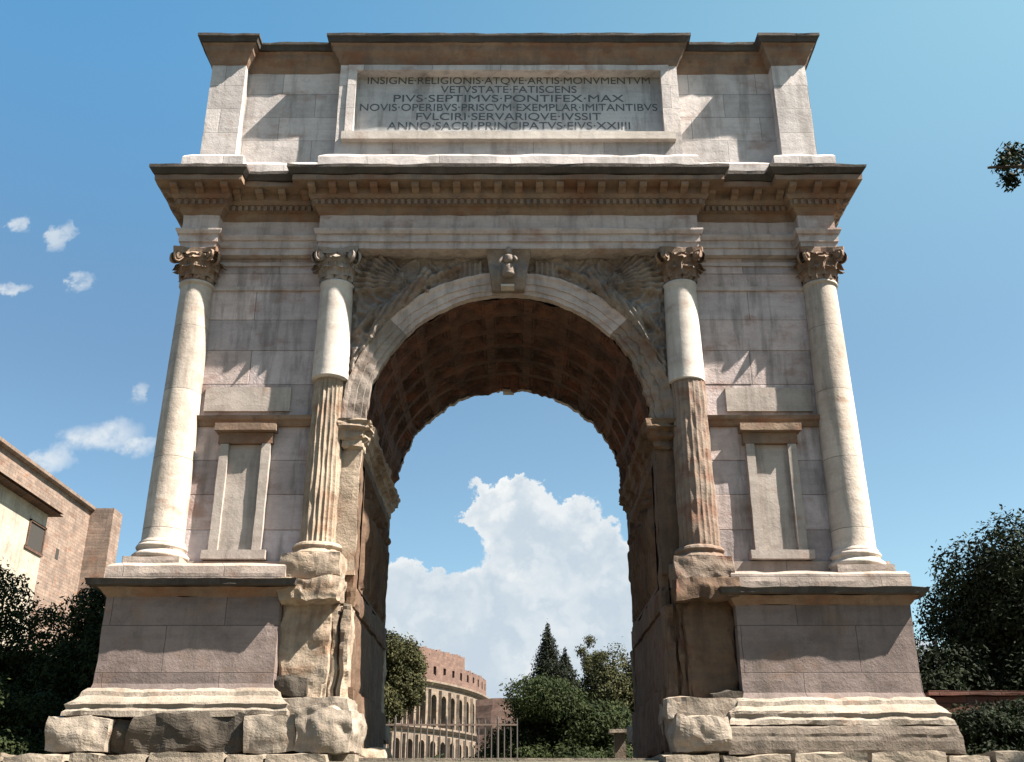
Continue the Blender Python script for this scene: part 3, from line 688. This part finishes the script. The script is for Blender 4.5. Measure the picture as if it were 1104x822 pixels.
def column(cx, cy, dz, kind, seed):
    col = empty('column', (cx, cy, up(3.94 + dz))); col.parent = arch; col.location = Vector((cx, cy, up(3.94 + dz))) - ORI[arch.name]
    zb, zt = 4.36 + dz, 9.53; f = 1 if cy < 2 else -1
    rad = lambda z: .365 - .065 * max(0, (z - zb) / (zt - zb)) ** 1.5
    cm = {'plain': 'column', 'left': 'column', 'right': 'column'}[kind]
    if kind == 'plain':
        pf = [(.40, zb), (.40, zb + .04), (.37, zb + .08)] + [(rad(zb + .1 + (zt - zb - .2) * i / 24), zb + .1 + (zt - zb - .2) * i / 24) for i in range(25)] + [(.30, zt - .06), (.335, zt - .05), (.335, zt)]
        bm = bmesh.new(); lathe(bm, pf, cx, cy, 48, jit=.004, seed=seed); finish(bm, 'shaft', 'column', col, smooth=True)
    else:
        zk = 7.52 if kind == 'left' else 7.46
        n = 60; lo_r = .045 if kind == 'left' else .01
        pf = [(.33, zb - .02)] + [(rad(zb + (zk - zb) * i / n) - lo_r, zb + (zk - zb) * i / n) for i in range(n + 1)]
        bm = bmesh.new(); lathe(bm, pf, cx + (-.02 if kind == 'left' else .02), cy + (.04 if kind == 'left' else .01), 144, flute=.034 if kind == 'left' else .016, nf=22, jit=.028 if kind == 'left' else .034, seed=seed)
        finish(bm, 'fluted_shaft', 'old' if kind == 'left' else 'oldred', col, smooth=False)['label'] = 'worn fluted lower shaft'
        pf = [(rad(zk) + .012, zk + .012)] + [(rad(zk + .03 + (zt - zk - .1) * i / 14) + .01, zk + .03 + (zt - zk - .1) * i / 14) for i in range(15)] + [(.33, zt - .04), (.33, zt)]
        bm = bmesh.new(); lathe(bm, pf, cx, cy, 48, jit=.003, seed=seed); finish(bm, 'shaft', 'white', col, smooth=True)['label'] = 'smooth pale restored upper shaft'
    # base: plinth block, torus, scotia, torus
    old = kind != 'plain'
    bm = bmesh.new(); lathe(bm, [(.45, zb - .26), (.49, zb - .22), (.49, zb - .18), (.45, zb - .14), (.41, zb - .12), (.40, zb - .09), (.43, zb - .06), (.44, zb - .04), (.42, zb), (.38, zb + .03)], cx, cy, 40, jit=.05 if old else .004, seed=seed)
    finish(bm, 'base', {'plain': 'column', 'left': 'old', 'right': 'oldred'}[kind], col, smooth=not old)
    bm = bmesh.new()
    if old: boulder(bm, cx - .52, cx + .50, cy - .50, cy + .5, up(zb - .62), up(zb - .2), .12, .05, seed, 12)
    else: box(bm, cx - .49, cx + .49, cy - .49, cy + .49, up(zb - .42), up(zb - .262)); rough(bm, .15, .005, 4, seed, it=3, chip=.02)
    finish(bm, 'plinth', {'plain': 'trav', 'left': 'old', 'right': 'oldred'}[kind], col)
    finish(capital_bm(cx, cy, 9.525, .035 if old else .028, seed), 'capital', {'plain': 'rusty' , 'left': 'relief', 'right': 'rusty'}[kind] if f > 0 else 'relief', col)
DZR = -.14
column(-6.07, CY, 0, 'plain', 1); column(-3.34, CY, 0, 'left', 2); column(3.34, CY, -.06, 'right', 3); column(6.07, CY, DZR, 'plain', 4)
for i, x in enumerate((-6.07, -3.34, 3.34, 6.07)): column(x, BY - CY, 0, 'plain', 5 + i)

# pedestals ------------------------------------------------------------
def flip_y(bm):
    for v in bm.verts: v.co.y = BY - v.co.y
    bmesh.ops.reverse_faces(bm, faces=bm.faces[:])
for s in (-1, 1):
    for front in (True, False):
        dz = DZR if s > 0 else 0
        x0, x1 = sorted((s * 6.72, s * 3.80))
        ym = BY / 2
        P = [(x0, -.62), (x1, -.62), (x1, ym - .01), (x0, ym - .01)]
        def ped(name, mat, prof, L=.2, amp=.006, chip=.03):
            bm = bmesh.new(); sweep(bm, P, prof); rough(bm, L, amp, 3, s + 4, it=6, chip=chip)
            if not front: flip_y(bm)
            return finish(bm, name, mat, arch)
        ped('pedestal_dado', 'dado', [(.04, 1.86 + dz), (.0, 2.0 + dz), (0, 3.42 + dz)])
        ped('pedestal_cap', 'rusty', [(0, 3.40 + dz), (.04, 3.44 + dz), (.08, 3.50 + dz), (.14, 3.55 + dz)])
        ped('pedestal_cap', 'soot', [(.13, 3.545 + dz), (.27, 3.56 + dz), (.28, 3.61 + dz), (.30, 3.66 + dz), (.0, 3.70 + dz)], L=.15, chip=.04)
        ped('pedestal_blocking', 'trav', [(.06, 3.66 + dz), (.06, 3.92 + dz), (.0, 3.98 + dz)])
        ped('pedestal_base', 'base', [(.34, 1.46 + dz), (.34, 1.56 + dz), (.30, 1.60 + dz), (.32, 1.66 + dz), (.24, 1.72 + dz), (.14, 1.80 + dz), (.12, 1.87 + dz), (.05, 1.92 + dz), (-.02, 1.94 + dz)], L=.12, amp=.014, chip=.06)
        if not front or s > 0: 
            P2 = P
            bm = bmesh.new(); sweep(bm, P, [(.38, .90), (.38, 1.30 + dz), (.34, 1.47 + dz)]); rough(bm, .07, .02, 2.5, s + 2, it=7, chip=.04)
            if not front: flip_y(bm)
            finish(bm, 'plinth_course', 'plinthdark', arch)
    # wall foot between blocking course and ashlar
    bm = bmesh.new(); box(bm, x0 + .1, x1 - .05, -.12, .02, up(3.95 + dz), up(4.12)); rough(bm, .2, .004, 3, 1, it=4); finish(bm, 'wall_foot', 'trav', arch)
# the inner, worn marble pedestals
def inner(s, front, seed):
    m1 = 'old' if s < 0 else 'jamb'
    def place(bm):
        for v in bm.verts:
            if s > 0: v.co.x = -v.co.x
            if not front: v.co.y = BY - v.co.y
        return bm
    bm = bmesh.new(); box(bm, -3.80, -2.98, -.42, .3, up(1.7), up(3.5)); rough(bm, .09, .045, 2.2, seed, it=7, chip=.10)
    finish(place(bm), 'worn_pedestal', m1, arch)
    bm = bmesh.new()
    for (a, b, d) in ((-3.02, -2.86, .30), (-2.88, -2.80, .20), (-2.81, -2.66, .34)): box(bm, a, b, -d, .2, up(1.75), up(3.35))
    rough(bm, .08, .035, 2.6, seed + 2, it=7, chip=.09); finish(place(bm), 'worn_corner_strip', m1, arch)
    bm = bmesh.new(); boulder(bm, -3.86, -2.82, -.72, .2, up(3.36), up(3.72), .10, .07, seed + 3, 14); finish(place(bm), 'broken_cap', m1, arch)
    bm = bmesh.new(); box(bm, -3.82, -2.55, -.72, .3, up(1.44), up(1.78)); rough(bm, .09, .04, 2.2, seed + 5, it=7, chip=.10); finish(place(bm), 'worn_base', 'base', arch)
for s in (-1, 1):
    for fr in (True, False): inner(s, fr, 10 + s * 2 + fr)
# damage on the left pedestal foot: hollow shade put into solid dark stones, and the plinth made of single big stones
def stone_part(name, mat, *a, **k):
    bm = bmesh.new(); boulder(bm, *a, **k); return finish(bm, name, mat, arch)
stone_part('eroded_shade_stone', 'hollowshade', -3.80, -3.28, -.60, -.2, up(1.80), up(2.12), roundness=.2, amp=.06, seed=4, cuts=10)
stone_part('plinth_stone', 'base', -7.16, -6.20, -1.08, .9, up(.93), up(1.46), roundness=.14, amp=.05, seed=5, cuts=12)
stone_part('plinth_stone', 'hollowshade', -6.22, -5.75, -.86, .6, up(.93), up(1.40), roundness=.1, amp=.05, seed=6, cuts=10)
stone_part('plinth_stone', 'hollowshade', -5.95, -4.00, -1.02, .6, up(.93), up(1.47), roundness=.26, amp=.08, seed=7, cuts=14)
stone_part('plinth_stone', 'base', -4.10, -3.30, -1.06, .6, up(.93), up(1.47), roundness=.10, amp=.04, seed=8, cuts=12)
stone_part('plinth_stone', 'base', -3.34, -2.42, -1.12, .5, up(.92), up(1.60), roundness=.3, amp=.06, seed=9, cuts=22)['label'] = 'pale rounded corner block'
stone_part('plinth_stone', 'base', -6.9, -2.9, -.4, 2.3, up(.93), up(1.46), roundness=.05, amp=.03, seed=19, cuts=12)
stone_part('plinth_stone', 'base', 2.60, 3.50, -1.04, .5, up(.92), up(1.50), roundness=.22, amp=.06, seed=12, cuts=12)
stone_part('eroded_shade_stone', 'hollowshade', 3.30, 3.78, -.62, -.2, up(1.62), up(1.86), roundness=.2, amp=.05, seed=14, cuts=8)
# foundation step under the arch
rnd = random.Random(3); x = -8.3
while x < 8.0:
    w = rnd.uniform(.5, 1.3)
    if not (-2.5 < x + w / 2 < 2.5): stone_part('foundation_stone', 'rubble', x, x + w - .03, -1.42, -.62, up(.42), up(.93 - rnd.uniform(0, .07)), roundness=.12, amp=.035, seed=rnd.random() * 50, cuts=6)
    x += w
for xa, xb in ((-7.0, -2.4), (2.4, 7.0)):
    bm = bmesh.new(); box(bm, xa, xb, -.7, BY + .7, up(.4), up(.92)); finish(bm, 'foundation', 'rubble', arch)

# ------------------------------------------------------------------ trees
def tube(bm, pts, n=8):
    rings = []
    for k, (p, r) in enumerate(pts):
        a = Vector(pts[max(0, k - 1)][0]); b = Vector(pts[min(len(pts) - 1, k + 1)][0]); q = (b - a).to_track_quat('Z', 'Y')
        rings.append([bm.verts.new(Vector(p) + q @ Vector((r * math.cos(2 * math.pi * i / n), r * math.sin(2 * math.pi * i / n), 0))) for i in range(n)])
    for r0, r1 in zip(rings, rings[1:]):
        for i in range(n): bm.faces.new((r0[i], r0[(i + 1) % n], r1[(i + 1) % n], r1[i]))
    bm.faces.new(rings[-1])
def leaves(name, mat, parent, clumps, n, size, rnd, shell=.55):
    """clumps: (centre, radius vector); leaf quads scattered through each clump's outer volume"""
    vs, fs = [], []; tot = sum(r.x * r.z for c, r in clumps)
    for c, r in clumps:
        k = int(n * r.x * r.z / tot)
        for _ in range(k):
            d = Vector((rnd.gauss(0, 1), rnd.gauss(0, 1), rnd.gauss(0, 1))).normalized(); t = shell + (1 - shell) * rnd.random() ** .6
            if rnd.random() < .12: t *= 1 + .28 * rnd.random()
            q = noise.noise(d * 2.3 + c); t *= 1 + .35 * q
            p = c + Vector((d.x * r.x, d.y * r.y, d.z * r.z)) * t
            nrm = (d + Vector((rnd.gauss(0, .7), rnd.gauss(0, .7), rnd.gauss(0, .7) + .3))).normalized(); u = nrm.orthogonal().normalized(); a = rnd.random() * 6.28
            u = Matrix.Rotation(a, 3, nrm) @ u; w = nrm.cross(u); s = size * rnd.uniform(.6, 1.3); i = len(vs)
            vs += [p - u * s, p - w * s * .42, p + u * s, p + w * s * .42]; fs.append((i, i + 1, i + 2, i + 3))
    o0 = ORI[parent.name]
    me = bpy.data.meshes.new(name); me.from_pydata([v - o0 for v in vs], [], fs); me.materials.append(M[mat])
    o = bpy.data.objects.new(name, me); COL.objects.link(o); o.parent = parent; ORI[o.name] = o0.copy(); return o
def tree(name, label, cat, base, top, rx, n, size, mat, seed, group=None, nclump=16, low=.12, ry=None, cl=.42, trunkr=.14, shell=.5):
    rnd = random.Random(seed); base = Vector(base); H = top - base.z; ry = ry or rx
    group = group or {'laurel_tree': 'laurel trees left of the arch', 'holm_oak': 'holm oaks right of the arch', 'ivy_shrub': 'low dark shrubs at the terrace edge', 'bay_tree': 'bay trees seen through the opening', 'valley_tree': 'trees in the valley beyond'}.get(name)
    t = empty(name, base, label, cat, group); clumps = []
    cz = base.z + H * (.5 + low / 2); rz = H * (1 - low) / 2
    for k in range(nclump):
        d = Vector((rnd.gauss(0, 1), rnd.gauss(0, 1), rnd.gauss(0, 1))).normalized() * rnd.uniform(.25, .72)
        c = Vector((base.x + d.x * rx, base.y + d.y * ry, cz + d.z * rz)); f = rnd.uniform(.7, 1.15) * cl
        clumps.append((c, Vector((rx * f, ry * f, min(rz, rx * 1.2) * f * .9))))
    if low <= 0:
        for k in range(9):
            c = Vector((base.x + rx * .75 * math.cos(k * .7), base.y + ry * .75 * math.sin(k * .7), base.z + H * .16)); clumps.append((c, Vector((rx * .42, ry * .42, H * .2))))
    bm = bmesh.new(); tip = Vector((base.x + rnd.uniform(-.2, .2) * rx, base.y, base.z + H * .8))
    tube(bm, [(base - Vector((0, 0, .3)), trunkr * 1.35), (base + Vector((0, 0, H * .06)), trunkr), (base.lerp(tip, .5) + Vector((rx * .06, 0, 0)), trunkr * .7), (tip, trunkr * .2)])
    for c, r in clumps[::2]:
        f = min(.75, max(.15, (c.z - base.z) / H * .6)); s = base.lerp(tip, f)
        tube(bm, [(s, trunkr * .45), (s.lerp(c, .5) + Vector((0, 0, H * .03)), trunkr * .28), (c, trunkr * .1)], 6)
    finish(bm, 'trunk', 'bark', t)
    leaves('crown', mat, t, clumps, n, size, rnd, shell); return t
T = tree
zg = up(.80)
# left of the arch
T('laurel_tree', 'dark laurel tree hugging the left pedestal, nearest to the arch on its left', 'tree', (-8.2, 3.2, zg), up(4.35), 1.5, 67600, 0.053, 'leaf_mid', 1, low=0)
T('laurel_tree', 'broad dark laurel tree beneath the cream house at the left edge', 'tree', (-10.9, 4.2, zg), up(5.3), 1.9, 78000, 0.056, 'leaf_mid', 2, low=0)
T('laurel_tree', 'laurel tree furthest left, mostly past the edge of the view', 'tree', (-13.9, 4.6, zg), up(5.6), 1.9, 39000, 0.062, 'leaf_dark', 3, low=0)
T('ivy_shrub', 'low dark shrub at the foot of the laurels beside the left plinth', 'shrub', (-9.2, .7, up(.6)), up(2.6), 1.6, 41600, 0.043, 'leaf_mid', 4, low=0)
# right of the arch
T('holm_oak', 'tall near-black holm oak right behind the right pedestal', 'tree', (11.4, 5.2, zg), up(6.75), 2.25, 88400, 0.062, 'leaf_dark', 6, low=0, nclump=40)
T('holm_oak', 'near-black holm oak at the right edge of the view', 'tree', (15.0, 6.2, zg), up(7.0), 2.6, 57200, 0.068, 'leaf_dark', 7, low=0)
T('laurel_bush', 'rounded dark laurel bush filling the gap between right pedestal and brick wall', 'bush', (9.3, 4.8, zg), up(4.2), 1.8, 57200, 0.056, 'leaf_dark', 17, low=0)
T('ivy_shrub', 'dark shrub in front of the low brick wall at the right edge', 'shrub', (8.9, 1.2, up(.6)), up(2.2), 1.75, 36400, 0.043, 'leaf_dark', 8, low=0, ry=.8)
# seen through the opening
T('olive_tree', 'olive green tree close inside the opening against the left pier', 'tree', (-3.95, 13.0, zg), up(6.5), 1.75, 67600, 0.053, 'leaf_olive', 9, low=.05, cl=.36, nclump=24)
T('bay_tree', 'wide dark bush tree in front of the cypress, seen through the opening', 'tree', (1.5, 16.0, zg), up(4.3), 2.5, 88400, 0.062, 'leaf_mid', 10, low=0, nclump=20)
T('bay_tree', 'dark bush tree against the right pier, seen through the opening', 'tree', (4.1, 19.0, zg), up(6.1), 2.4, 62400, 0.062, 'leaf_olive', 11, low=0, cl=.36)
T('young_tree', 'thin airy young tree to the right of the cypress, seen through the opening', 'tree', (4.1, 34.0, up(.3)), up(9.0), 1.3, 5720, 0.062, 'leaf_olive', 12, low=.5, cl=.25, shell=.1, trunkr=.07)
def cypress(label, base, top, r, seed, n=26000):
    rnd = random.Random(seed); base = Vector(base); H = top - base.z; t = empty('cypress', base, label, 'cypress', 'cypresses seen through the opening'); cl = []
    for k in range(26):
        f = (k + .5) / 26; rr = r * (math.sin(min(1, f * 2.2 + .35) * math.pi / 2)) * (1 - f ** 2.2) + .06
        a = rnd.random() * 6.28
        cl.append((Vector((base.x + .18 * rr * math.cos(a), base.y + .18 * rr * math.sin(a), base.z + H * (.04 + .93 * f))), Vector((rr, rr, H * .06))))
    bm = bmesh.new(); tube(bm, [(base - Vector((0, 0, .4)), .3), (base + Vector((0, 0, H * .5)), .18), (base + Vector((0, 0, H * .9)), .04)]); finish(bm, 'trunk', 'bark', t)
    leaves('crown', 'leaf_cyp', t, cl, n * 2, .10, rnd, .4)
cypress('tall pointed dark cypress seen through the opening', (2.7, 60, up(-.4)), up(13.4), 2.7, 5)
cypress('shorter blunt cypress against the right side of the pointed one', (4.0, 61, up(-.4)), up(11.6), 2.9, 6)
# leafy branch reaching in at the upper right
def branch_tree():
    base = Vector((16.6, -5.2, up(.1))); t = empty('plane_tree', base, 'tree beyond the right edge whose leafy twig hangs in the upper right sky', 'tree'); rnd = random.Random(8)
    bm = bmesh.new(); top = Vector((16.2, -5.0, up(10.6))); tube(bm, [(base - Vector((0, 0, .4)), .34), (base + Vector((0, 0, 1)), .26), (base.lerp(top, .6), .17), (top, .05)])
    tw = Vector((7.72, -4.0, up(9.62))); s = base.lerp(top, .72)
    tube(bm, [(s, .10), (s.lerp(tw, .4) + Vector((0, 0, .5)), .06), (s.lerp(tw, .8) + Vector((0, 0, .35)), .045), (tw, .022)], 6)
    finish(bm, 'trunk', 'bark', t)
    bm2 = bmesh.new()
    cl = [(tw + Vector((.28, 0, .08)), Vector((.20, .25, .24))), (tw + Vector((.5, .1, .34)), Vector((.26, .25, .18))), (tw + Vector((.36, .1, -.18)), Vector((.16, .2, .15))), (tw + Vector((.75, .0, .1)), Vector((.3, .3, .22)))]
    tube(bm2, [(tw + Vector((.7, 0, .1)), .02), (tw + Vector((.35, 0, .45)), .008)], 5); tube(bm2, [(tw + Vector((.6, 0, .1)), .018), (tw + Vector((.25, .1, -.25)), .006)], 5); finish(bm2, 'branchlet', 'bark', t)
    cl += [(Vector((16.6 + rnd.uniform(-2.0, 2.2), -5.2 + rnd.uniform(-2, 2), up(9 + rnd.uniform(-2, 3)))), Vector((1.1, 1.1, .9))) for _ in range(14)]
    leaves('crown', 'leaf_dark', t, cl[4:], 9000, .10, rnd, .3)
    for c_ in cl[:4]: leaves('twig', 'leaf_dark', t, [c_], 190, .052, rnd, .0)
branch_tree()

# ------------------------------------------------------------------ buildings at the left
def wall_box(name, mat, parent, x0, x1, y0, y1, z0, z1, holes=()):
    bm = bmesh.new(); box(bm, x0, x1, y0, y1, z0, z1); return finish(bm, name, mat, parent)
bh = empty('brick_hall', (-35, 48, up(-1)), 'old red brown brick building rising behind the cream house at the left edge', 'building')
bm = bmesh.new(); box(bm, -44, -30.6, 24, 55, up(-3), up(20.7)); box(bm, -30.62, -28.9, 54.8, 56.5, up(-3), up(20.75)); refine(bm, 3.0, 4); rough(bm, 2.0, .05, .6, 2, it=2)
finish(bm, 'wall', 'brick', bh)
bm = bmesh.new(); sweep(bm, [(-44.1, 23.9), (-30.5, 23.9), (-30.5, 55.1), (-44.1, 55.1)], [(.0, 20.5), (.22, 20.6), (.25, 20.8), (-3.0, 21.3), (-6.6, 22.2)]); finish(bm, 'roof', 'brick', bh)
for i, (y, z) in enumerate(((44.5, 17.8), (47.6, 18.3), (50.5, 16.0))):
    bm = bmesh.new(); box(bm, -30.63, -30.57, y - .25, y + .25, up(z), up(z + .7)); finish(bm, 'putlog_opening', 'hole', bh)
ch = empty('cream_house', (-28, 28, up(-1)), 'cream plastered house with dark eaves and one small window at the left edge', 'house')
bm = bmesh.new(); box(bm, -30.4, -24.0, 18, 34.0, up(-3), up(14.55)); finish(bm, 'wall', 'plaster', ch)
bm = bmesh.new(); v = [bm.verts.new(p) for p in ((-23.35, 17.5, up(14.45)), (-23.35, 34.4, up(14.45)), (-27.3, 34.4, up(16.4)), (-27.3, 17.5, up(16.4)), (-31, 34.4, up(14.45)), (-31, 17.5, up(14.45)))]
bm.faces.new((v[0], v[1], v[2], v[3])); bm.faces.new((v[3], v[2], v[4], v[5])); bm.faces.new((v[1], v[4], v[2])); bm.faces.new((v[0], v[3], v[5])); bm.faces.new((v[0], v[5], v[4], v[1]))
g = bmesh.ops.extrude_face_region(bm, geom=bm.faces[:]); bmesh.ops.translate(bm, verts=[e for e in g['geom'] if isinstance(e, bmesh.types.BMVert)], vec=(0, 0, .14)); finish(bm, 'roof', 'tile', ch)
bm = bmesh.new()
for a, b, z0, z1 in ((32.1, 32.2, 12.35, 13.75), (33.9, 34.0, 12.35, 13.75), (32.0, 34.1, 12.25, 12.4), (32.1, 34.0, 13.65, 13.75)): box(bm, -24.05, -23.93, a, b, up(z0), up(z1))
wf = finish(bm, 'window', 'tile', ch); bm = bmesh.new(); box(bm, -24.04, -23.985, 32.2, 33.9, up(12.4), up(13.65)); finish(bm, 'pane', 'hole', wf)

# low brick wall at the right
bw = empty('low_brick_wall', (12.5, 1.6, up(.7)), 'low reddish brown brick wall at the right edge under the holm oaks', 'wall')
bm = bmesh.new(); box(bm, 8.0, 22, 2.4, 2.75, up(.6), up(2.12)); rough(bm, .3, .02, 2, 3, it=5, chip=.05); finish(bm, 'masonry', 'redbrick', bw)
bm = bmesh.new(); box(bm, 7.95, 22.05, 2.34, 2.81, up(2.12), up(2.22)); rough(bm, .2, .02, 3, 5, it=5, chip=.05); finish(bm, 'coping', 'redbrick', bw)

# ------------------------------------------------------------------ amphitheatre in the distance
def amphitheatre():
    CX, CYY, RX, RY = -66., 258., 60., 75.; z0 = -12.
    A = empty('amphitheatre', (CX, CYY, up(z0)), 'ruined ancient amphitheatre with tiers of arches and red brick top, far beyond the opening', 'amphitheatre')
    nb = 108; da = 2 * math.pi / nb
    def P(a, off, z): return Vector((CX + (RX + off) * math.cos(a), CYY + (RY + off) * math.sin(a), up(z)))
    def bay(bm, a0, a1, zb, zt, thick=2.6, pw=.25, head=.80):
        # a pier-arch bay: ring section with an arched hole
        n = 8; ah = [(a0 + (a1 - a0) * (.5 - .5 * (1 - 2 * pw) * math.cos(math.pi * i / n))) for i in range(n + 1)]
        w = RX * (a1 - a0) * (.5 - pw); zs = zb + (zt - zb) * head - w; zsill = zb + .35
        for off in (0, -thick):
            B = lambda a, z: bm.verts.new(P(a, off, z))
            al, ar = ah[0], ah[-1]
            bm.faces.new([B(a0, zb), B(al, zb), B(al, zt), B(a0, zt)]); bm.faces.new([B(ar, zb), B(a1, zb), B(a1, zt), B(ar, zt)])
            for i in range(n):
                h0 = zs + w * math.sin(math.pi * i / n); h1 = zs + w * math.sin(math.pi * (i + 1) / n)
                bm.faces.new([B(ah[i], h0), B(ah[i + 1], h1), B(ah[i + 1], zt), B(ah[i], zt)])
        for i in range(n):
            h0 = zs + w * math.sin(math.pi * i / n); h1 = zs + w * math.sin(math.pi * (i + 1) / n)
            bm.faces.new([bm.verts.new(P(*q)) for q in ((ah[i], 0, h0), (ah[i + 1], 0, h1), (ah[i + 1], -thick, h1), (ah[i], -thick, h0))])
        for a in (ah[0], ah[-1]): bm.faces.new([bm.verts.new(P(*q)) for q in ((a, 0, zb), (a, 0, zs), (a, -thick, zs), (a, -thick, zb))])
        # half column on the pier
        c0, c1 = a0 - da * .06, a0 + da * .06
        q = [P(c0, 0, zb), P(a0, .7, zb), P(c1, 0, zb)]; q2 = [P(c0, 0, zt - .8), P(a0, .7, zt - .8), P(c1, 0, zt - .8)]
        V = [bm.verts.new(p) for p in q + q2]; bm.faces.new((V[0], V[1], V[4], V[3])); bm.faces.new((V[1], V[2], V[5], V[4]))
    def cornice(bm, a0, a1, z, h=.8, d=.9):
        V = [bm.verts.new(P(a, o, zz)) for a in (a0, a1) for (o, zz) in ((-3, z), (d * .4, z), (d, z + h * .6), (d, z + h), (-3, z + h))]
        for k in range(5): bm.faces.new((V[k], V[(k + 1) % 5], V[5 + (k + 1) % 5], V[5 + k]))
    ks = [k for k in range(nb) if 150 < math.degrees((k + .5) * da) < 378 or math.degrees((k + .5) * da) < 18]
    tiers = [(z0, -2.6), (-1.8, 7.4), (8.2, 16.8), (17.6, 26.4)]
    for ti, (zb, zt) in enumerate(tiers):
        bm = bmesh.new()
        for k in ks:
            dg = math.degrees((k + .5) * da)
            if ti == 3 and (dg > 352 or dg < 20): continue
            bay(bm, k * da, (k + 1) * da, zb, zt); cornice(bm, k * da, (k + 1) * da, zt, 1.0)
        finish(bm, 'arcade', 'amph', A)
    bm = bmesh.new()
    rnd = random.Random(2)
    for k in ks:
        dg = math.degrees((k + .5) * da)
        if dg > 352 or dg < 20: continue
        a0, a1 = k * da, (k + 1) * da; zt = 34.2 if dg < 338 else 31.6
        for (b0, b1, zl, zh) in ((a0, a0 + da * .36, 27.4, zt), (a0 + da * .64, a1, 27.4, zt), (a0 + da * .36, a0 + da * .64, 27.4, 29.0), (a0 + da * .36, a0 + da * .64, 30.6, zt)):
            V = [bm.verts.new(P(a, o, z)) for o in (0, -2) for (a, z) in ((b0, zl), (b1, zl), (b1, zh + rnd.uniform(-.5, .4)), (b0, zh))]
            for q in ((0, 1, 2, 3), (4, 5, 6, 7), (0, 1, 5, 4), (1, 2, 6, 5), (2, 3, 7, 6), (3, 0, 4, 7)): bm.faces.new([V[i] for i in q])
    finish(bm, 'attic_wall', 'amphred', A)
    bm = bmesh.new(); n = 90
    for i in range(n):
        a0, a1 = R(148) + R(232) * i / n, R(148) + R(232) * (i + 1) / n
        bm.faces.new([bm.verts.new(P(*q)) for q in ((a0, -7, z0), (a1, -7, z0), (a1, -7, 25), (a0, -7, 25))])
    finish(bm, 'inner_ring_wall', 'amphred', A)
amphitheatre()
rw = empty('ruined_wall', (1, 150, up(-9)), 'broken reddish ruin wall right of the amphitheatre and below its skyline', 'ruin')
bm = bmesh.new(); box(bm, -5.5, 4, 150, 153, up(-11), up(17.0)); rough(bm, 1.5, .35, .35, 7, it=5); finish(bm, 'masonry', 'amphred', rw)
T('stone_pine', 'small dark pine top standing over the right end of the amphitheatre', 'tree', (-13.5, 335, up(-10)), up(43.0), 5.0, 5000, .8, 'leaf_cyp', 30, low=.84, nclump=14, trunkr=.4)
for i, (x, y, tp, r) in enumerate(((-9, 100, 10.0, 5), (4, 110, 13.5, 6), (14, 95, 13, 6), (-22, 105, 12, 6), (26, 110, 15, 7))):
    T('valley_tree', ['low round tree in the valley under the amphitheatre', 'valley tree below the ruined wall', 'valley tree behind the cypresses', 'valley tree hidden behind the olive tree', 'broad valley tree far right beyond the holm oaks'][i], 'tree', (x, y, up(gh(x, y))), up(tp * .72 if i == 0 else tp * .8), r, 7000, .38, 'leaf_mid', 40 + i, low=.1, trunkr=.35)

# ------------------------------------------------------------------ fence, sign, lamp inside the opening
def fence(x0, x1, y, zb, h, label):
    f = empty('iron_fence', ((x0 + x1) / 2, y, zb), label, 'fence'); bm = bmesh.new()
    box(bm, x0, x1, y - .02, y + .02, zb + h - .12, zb + h - .08); box(bm, x0, x1, y - .02, y + .02, zb + .12, zb + .16); finish(bm, 'rail', 'iron', f)
    n = int((x1 - x0) / .16); bar = None
    for i in range(n + 1):
        x = x0 + (x1 - x0) * i / n; big = i % 8 == 0
        if bar is None:
            bm = bmesh.new(); tube(bm, [((x, y, zb), .016), ((x, y, zb + h - .03), .016), ((x, y, zb + h + .06), .002)], 6); bar = finish(bm, 'bar', 'paleiron', f, origin=(x, y, zb))
        else: place_copy(bar, (x, y, zb), f, scale=(1.7, 1.7, 1.05) if big else None)
fence(-4.2, .2, 9.6, up(.82), 1.45, 'iron fence of thin pale bars behind the opening, left half')
sg = empty('information_sign', (-3.0, 7.2, up(.82)), 'small upright white information sign by the foot of the left pier inside the opening', 'sign')
bm = bmesh.new(); tube(bm, [((-3.0, 7.24, up(.8)), .03), ((-3.0, 7.24, up(1.5)), .03)]); finish(bm, 'post', 'iron', sg)
bm = bmesh.new(); box(bm, -3.14, -2.86, 7.18, 7.21, up(1.35), up(2.05)); bmesh.ops.bevel(bm, geom=bm.edges[:], offset=.008, segments=1, affect='EDGES'); finish(bm, 'board', 'signwhite', sg)
bo = empty('stone_pillar', (2.62, 8.0, up(.82)), 'short stone pillar with projecting pale cap beside the right pier inside the opening', 'pillar')
bm = bmesh.new(); box(bm, 2.50, 2.76, 7.88, 8.12, up(.8), up(1.85)); rough(bm, .1, .01, 4, 2, it=4, chip=.02); finish(bm, 'shaft', 'plinthdark', bo)
bm = bmesh.new(); box(bm, 2.38, 2.88, 7.76, 8.24, up(1.85), up(1.93)); rough(bm, .1, .01, 4, 3, it=4, chip=.02); finish(bm, 'cap', 'base', bo)
bm = bmesh.new(); boulder(bm, -2.72, -2.12, 1.2, 2.1, up(.84), up(1.12), .35, .05, 3, 9)
tag(finish(bm, 'fallen_stone', 'old', None, origin=(-2.4, 1.6, up(.86))), 'pinkish fallen stone block on the paving at the foot of the left pier', 'stone')
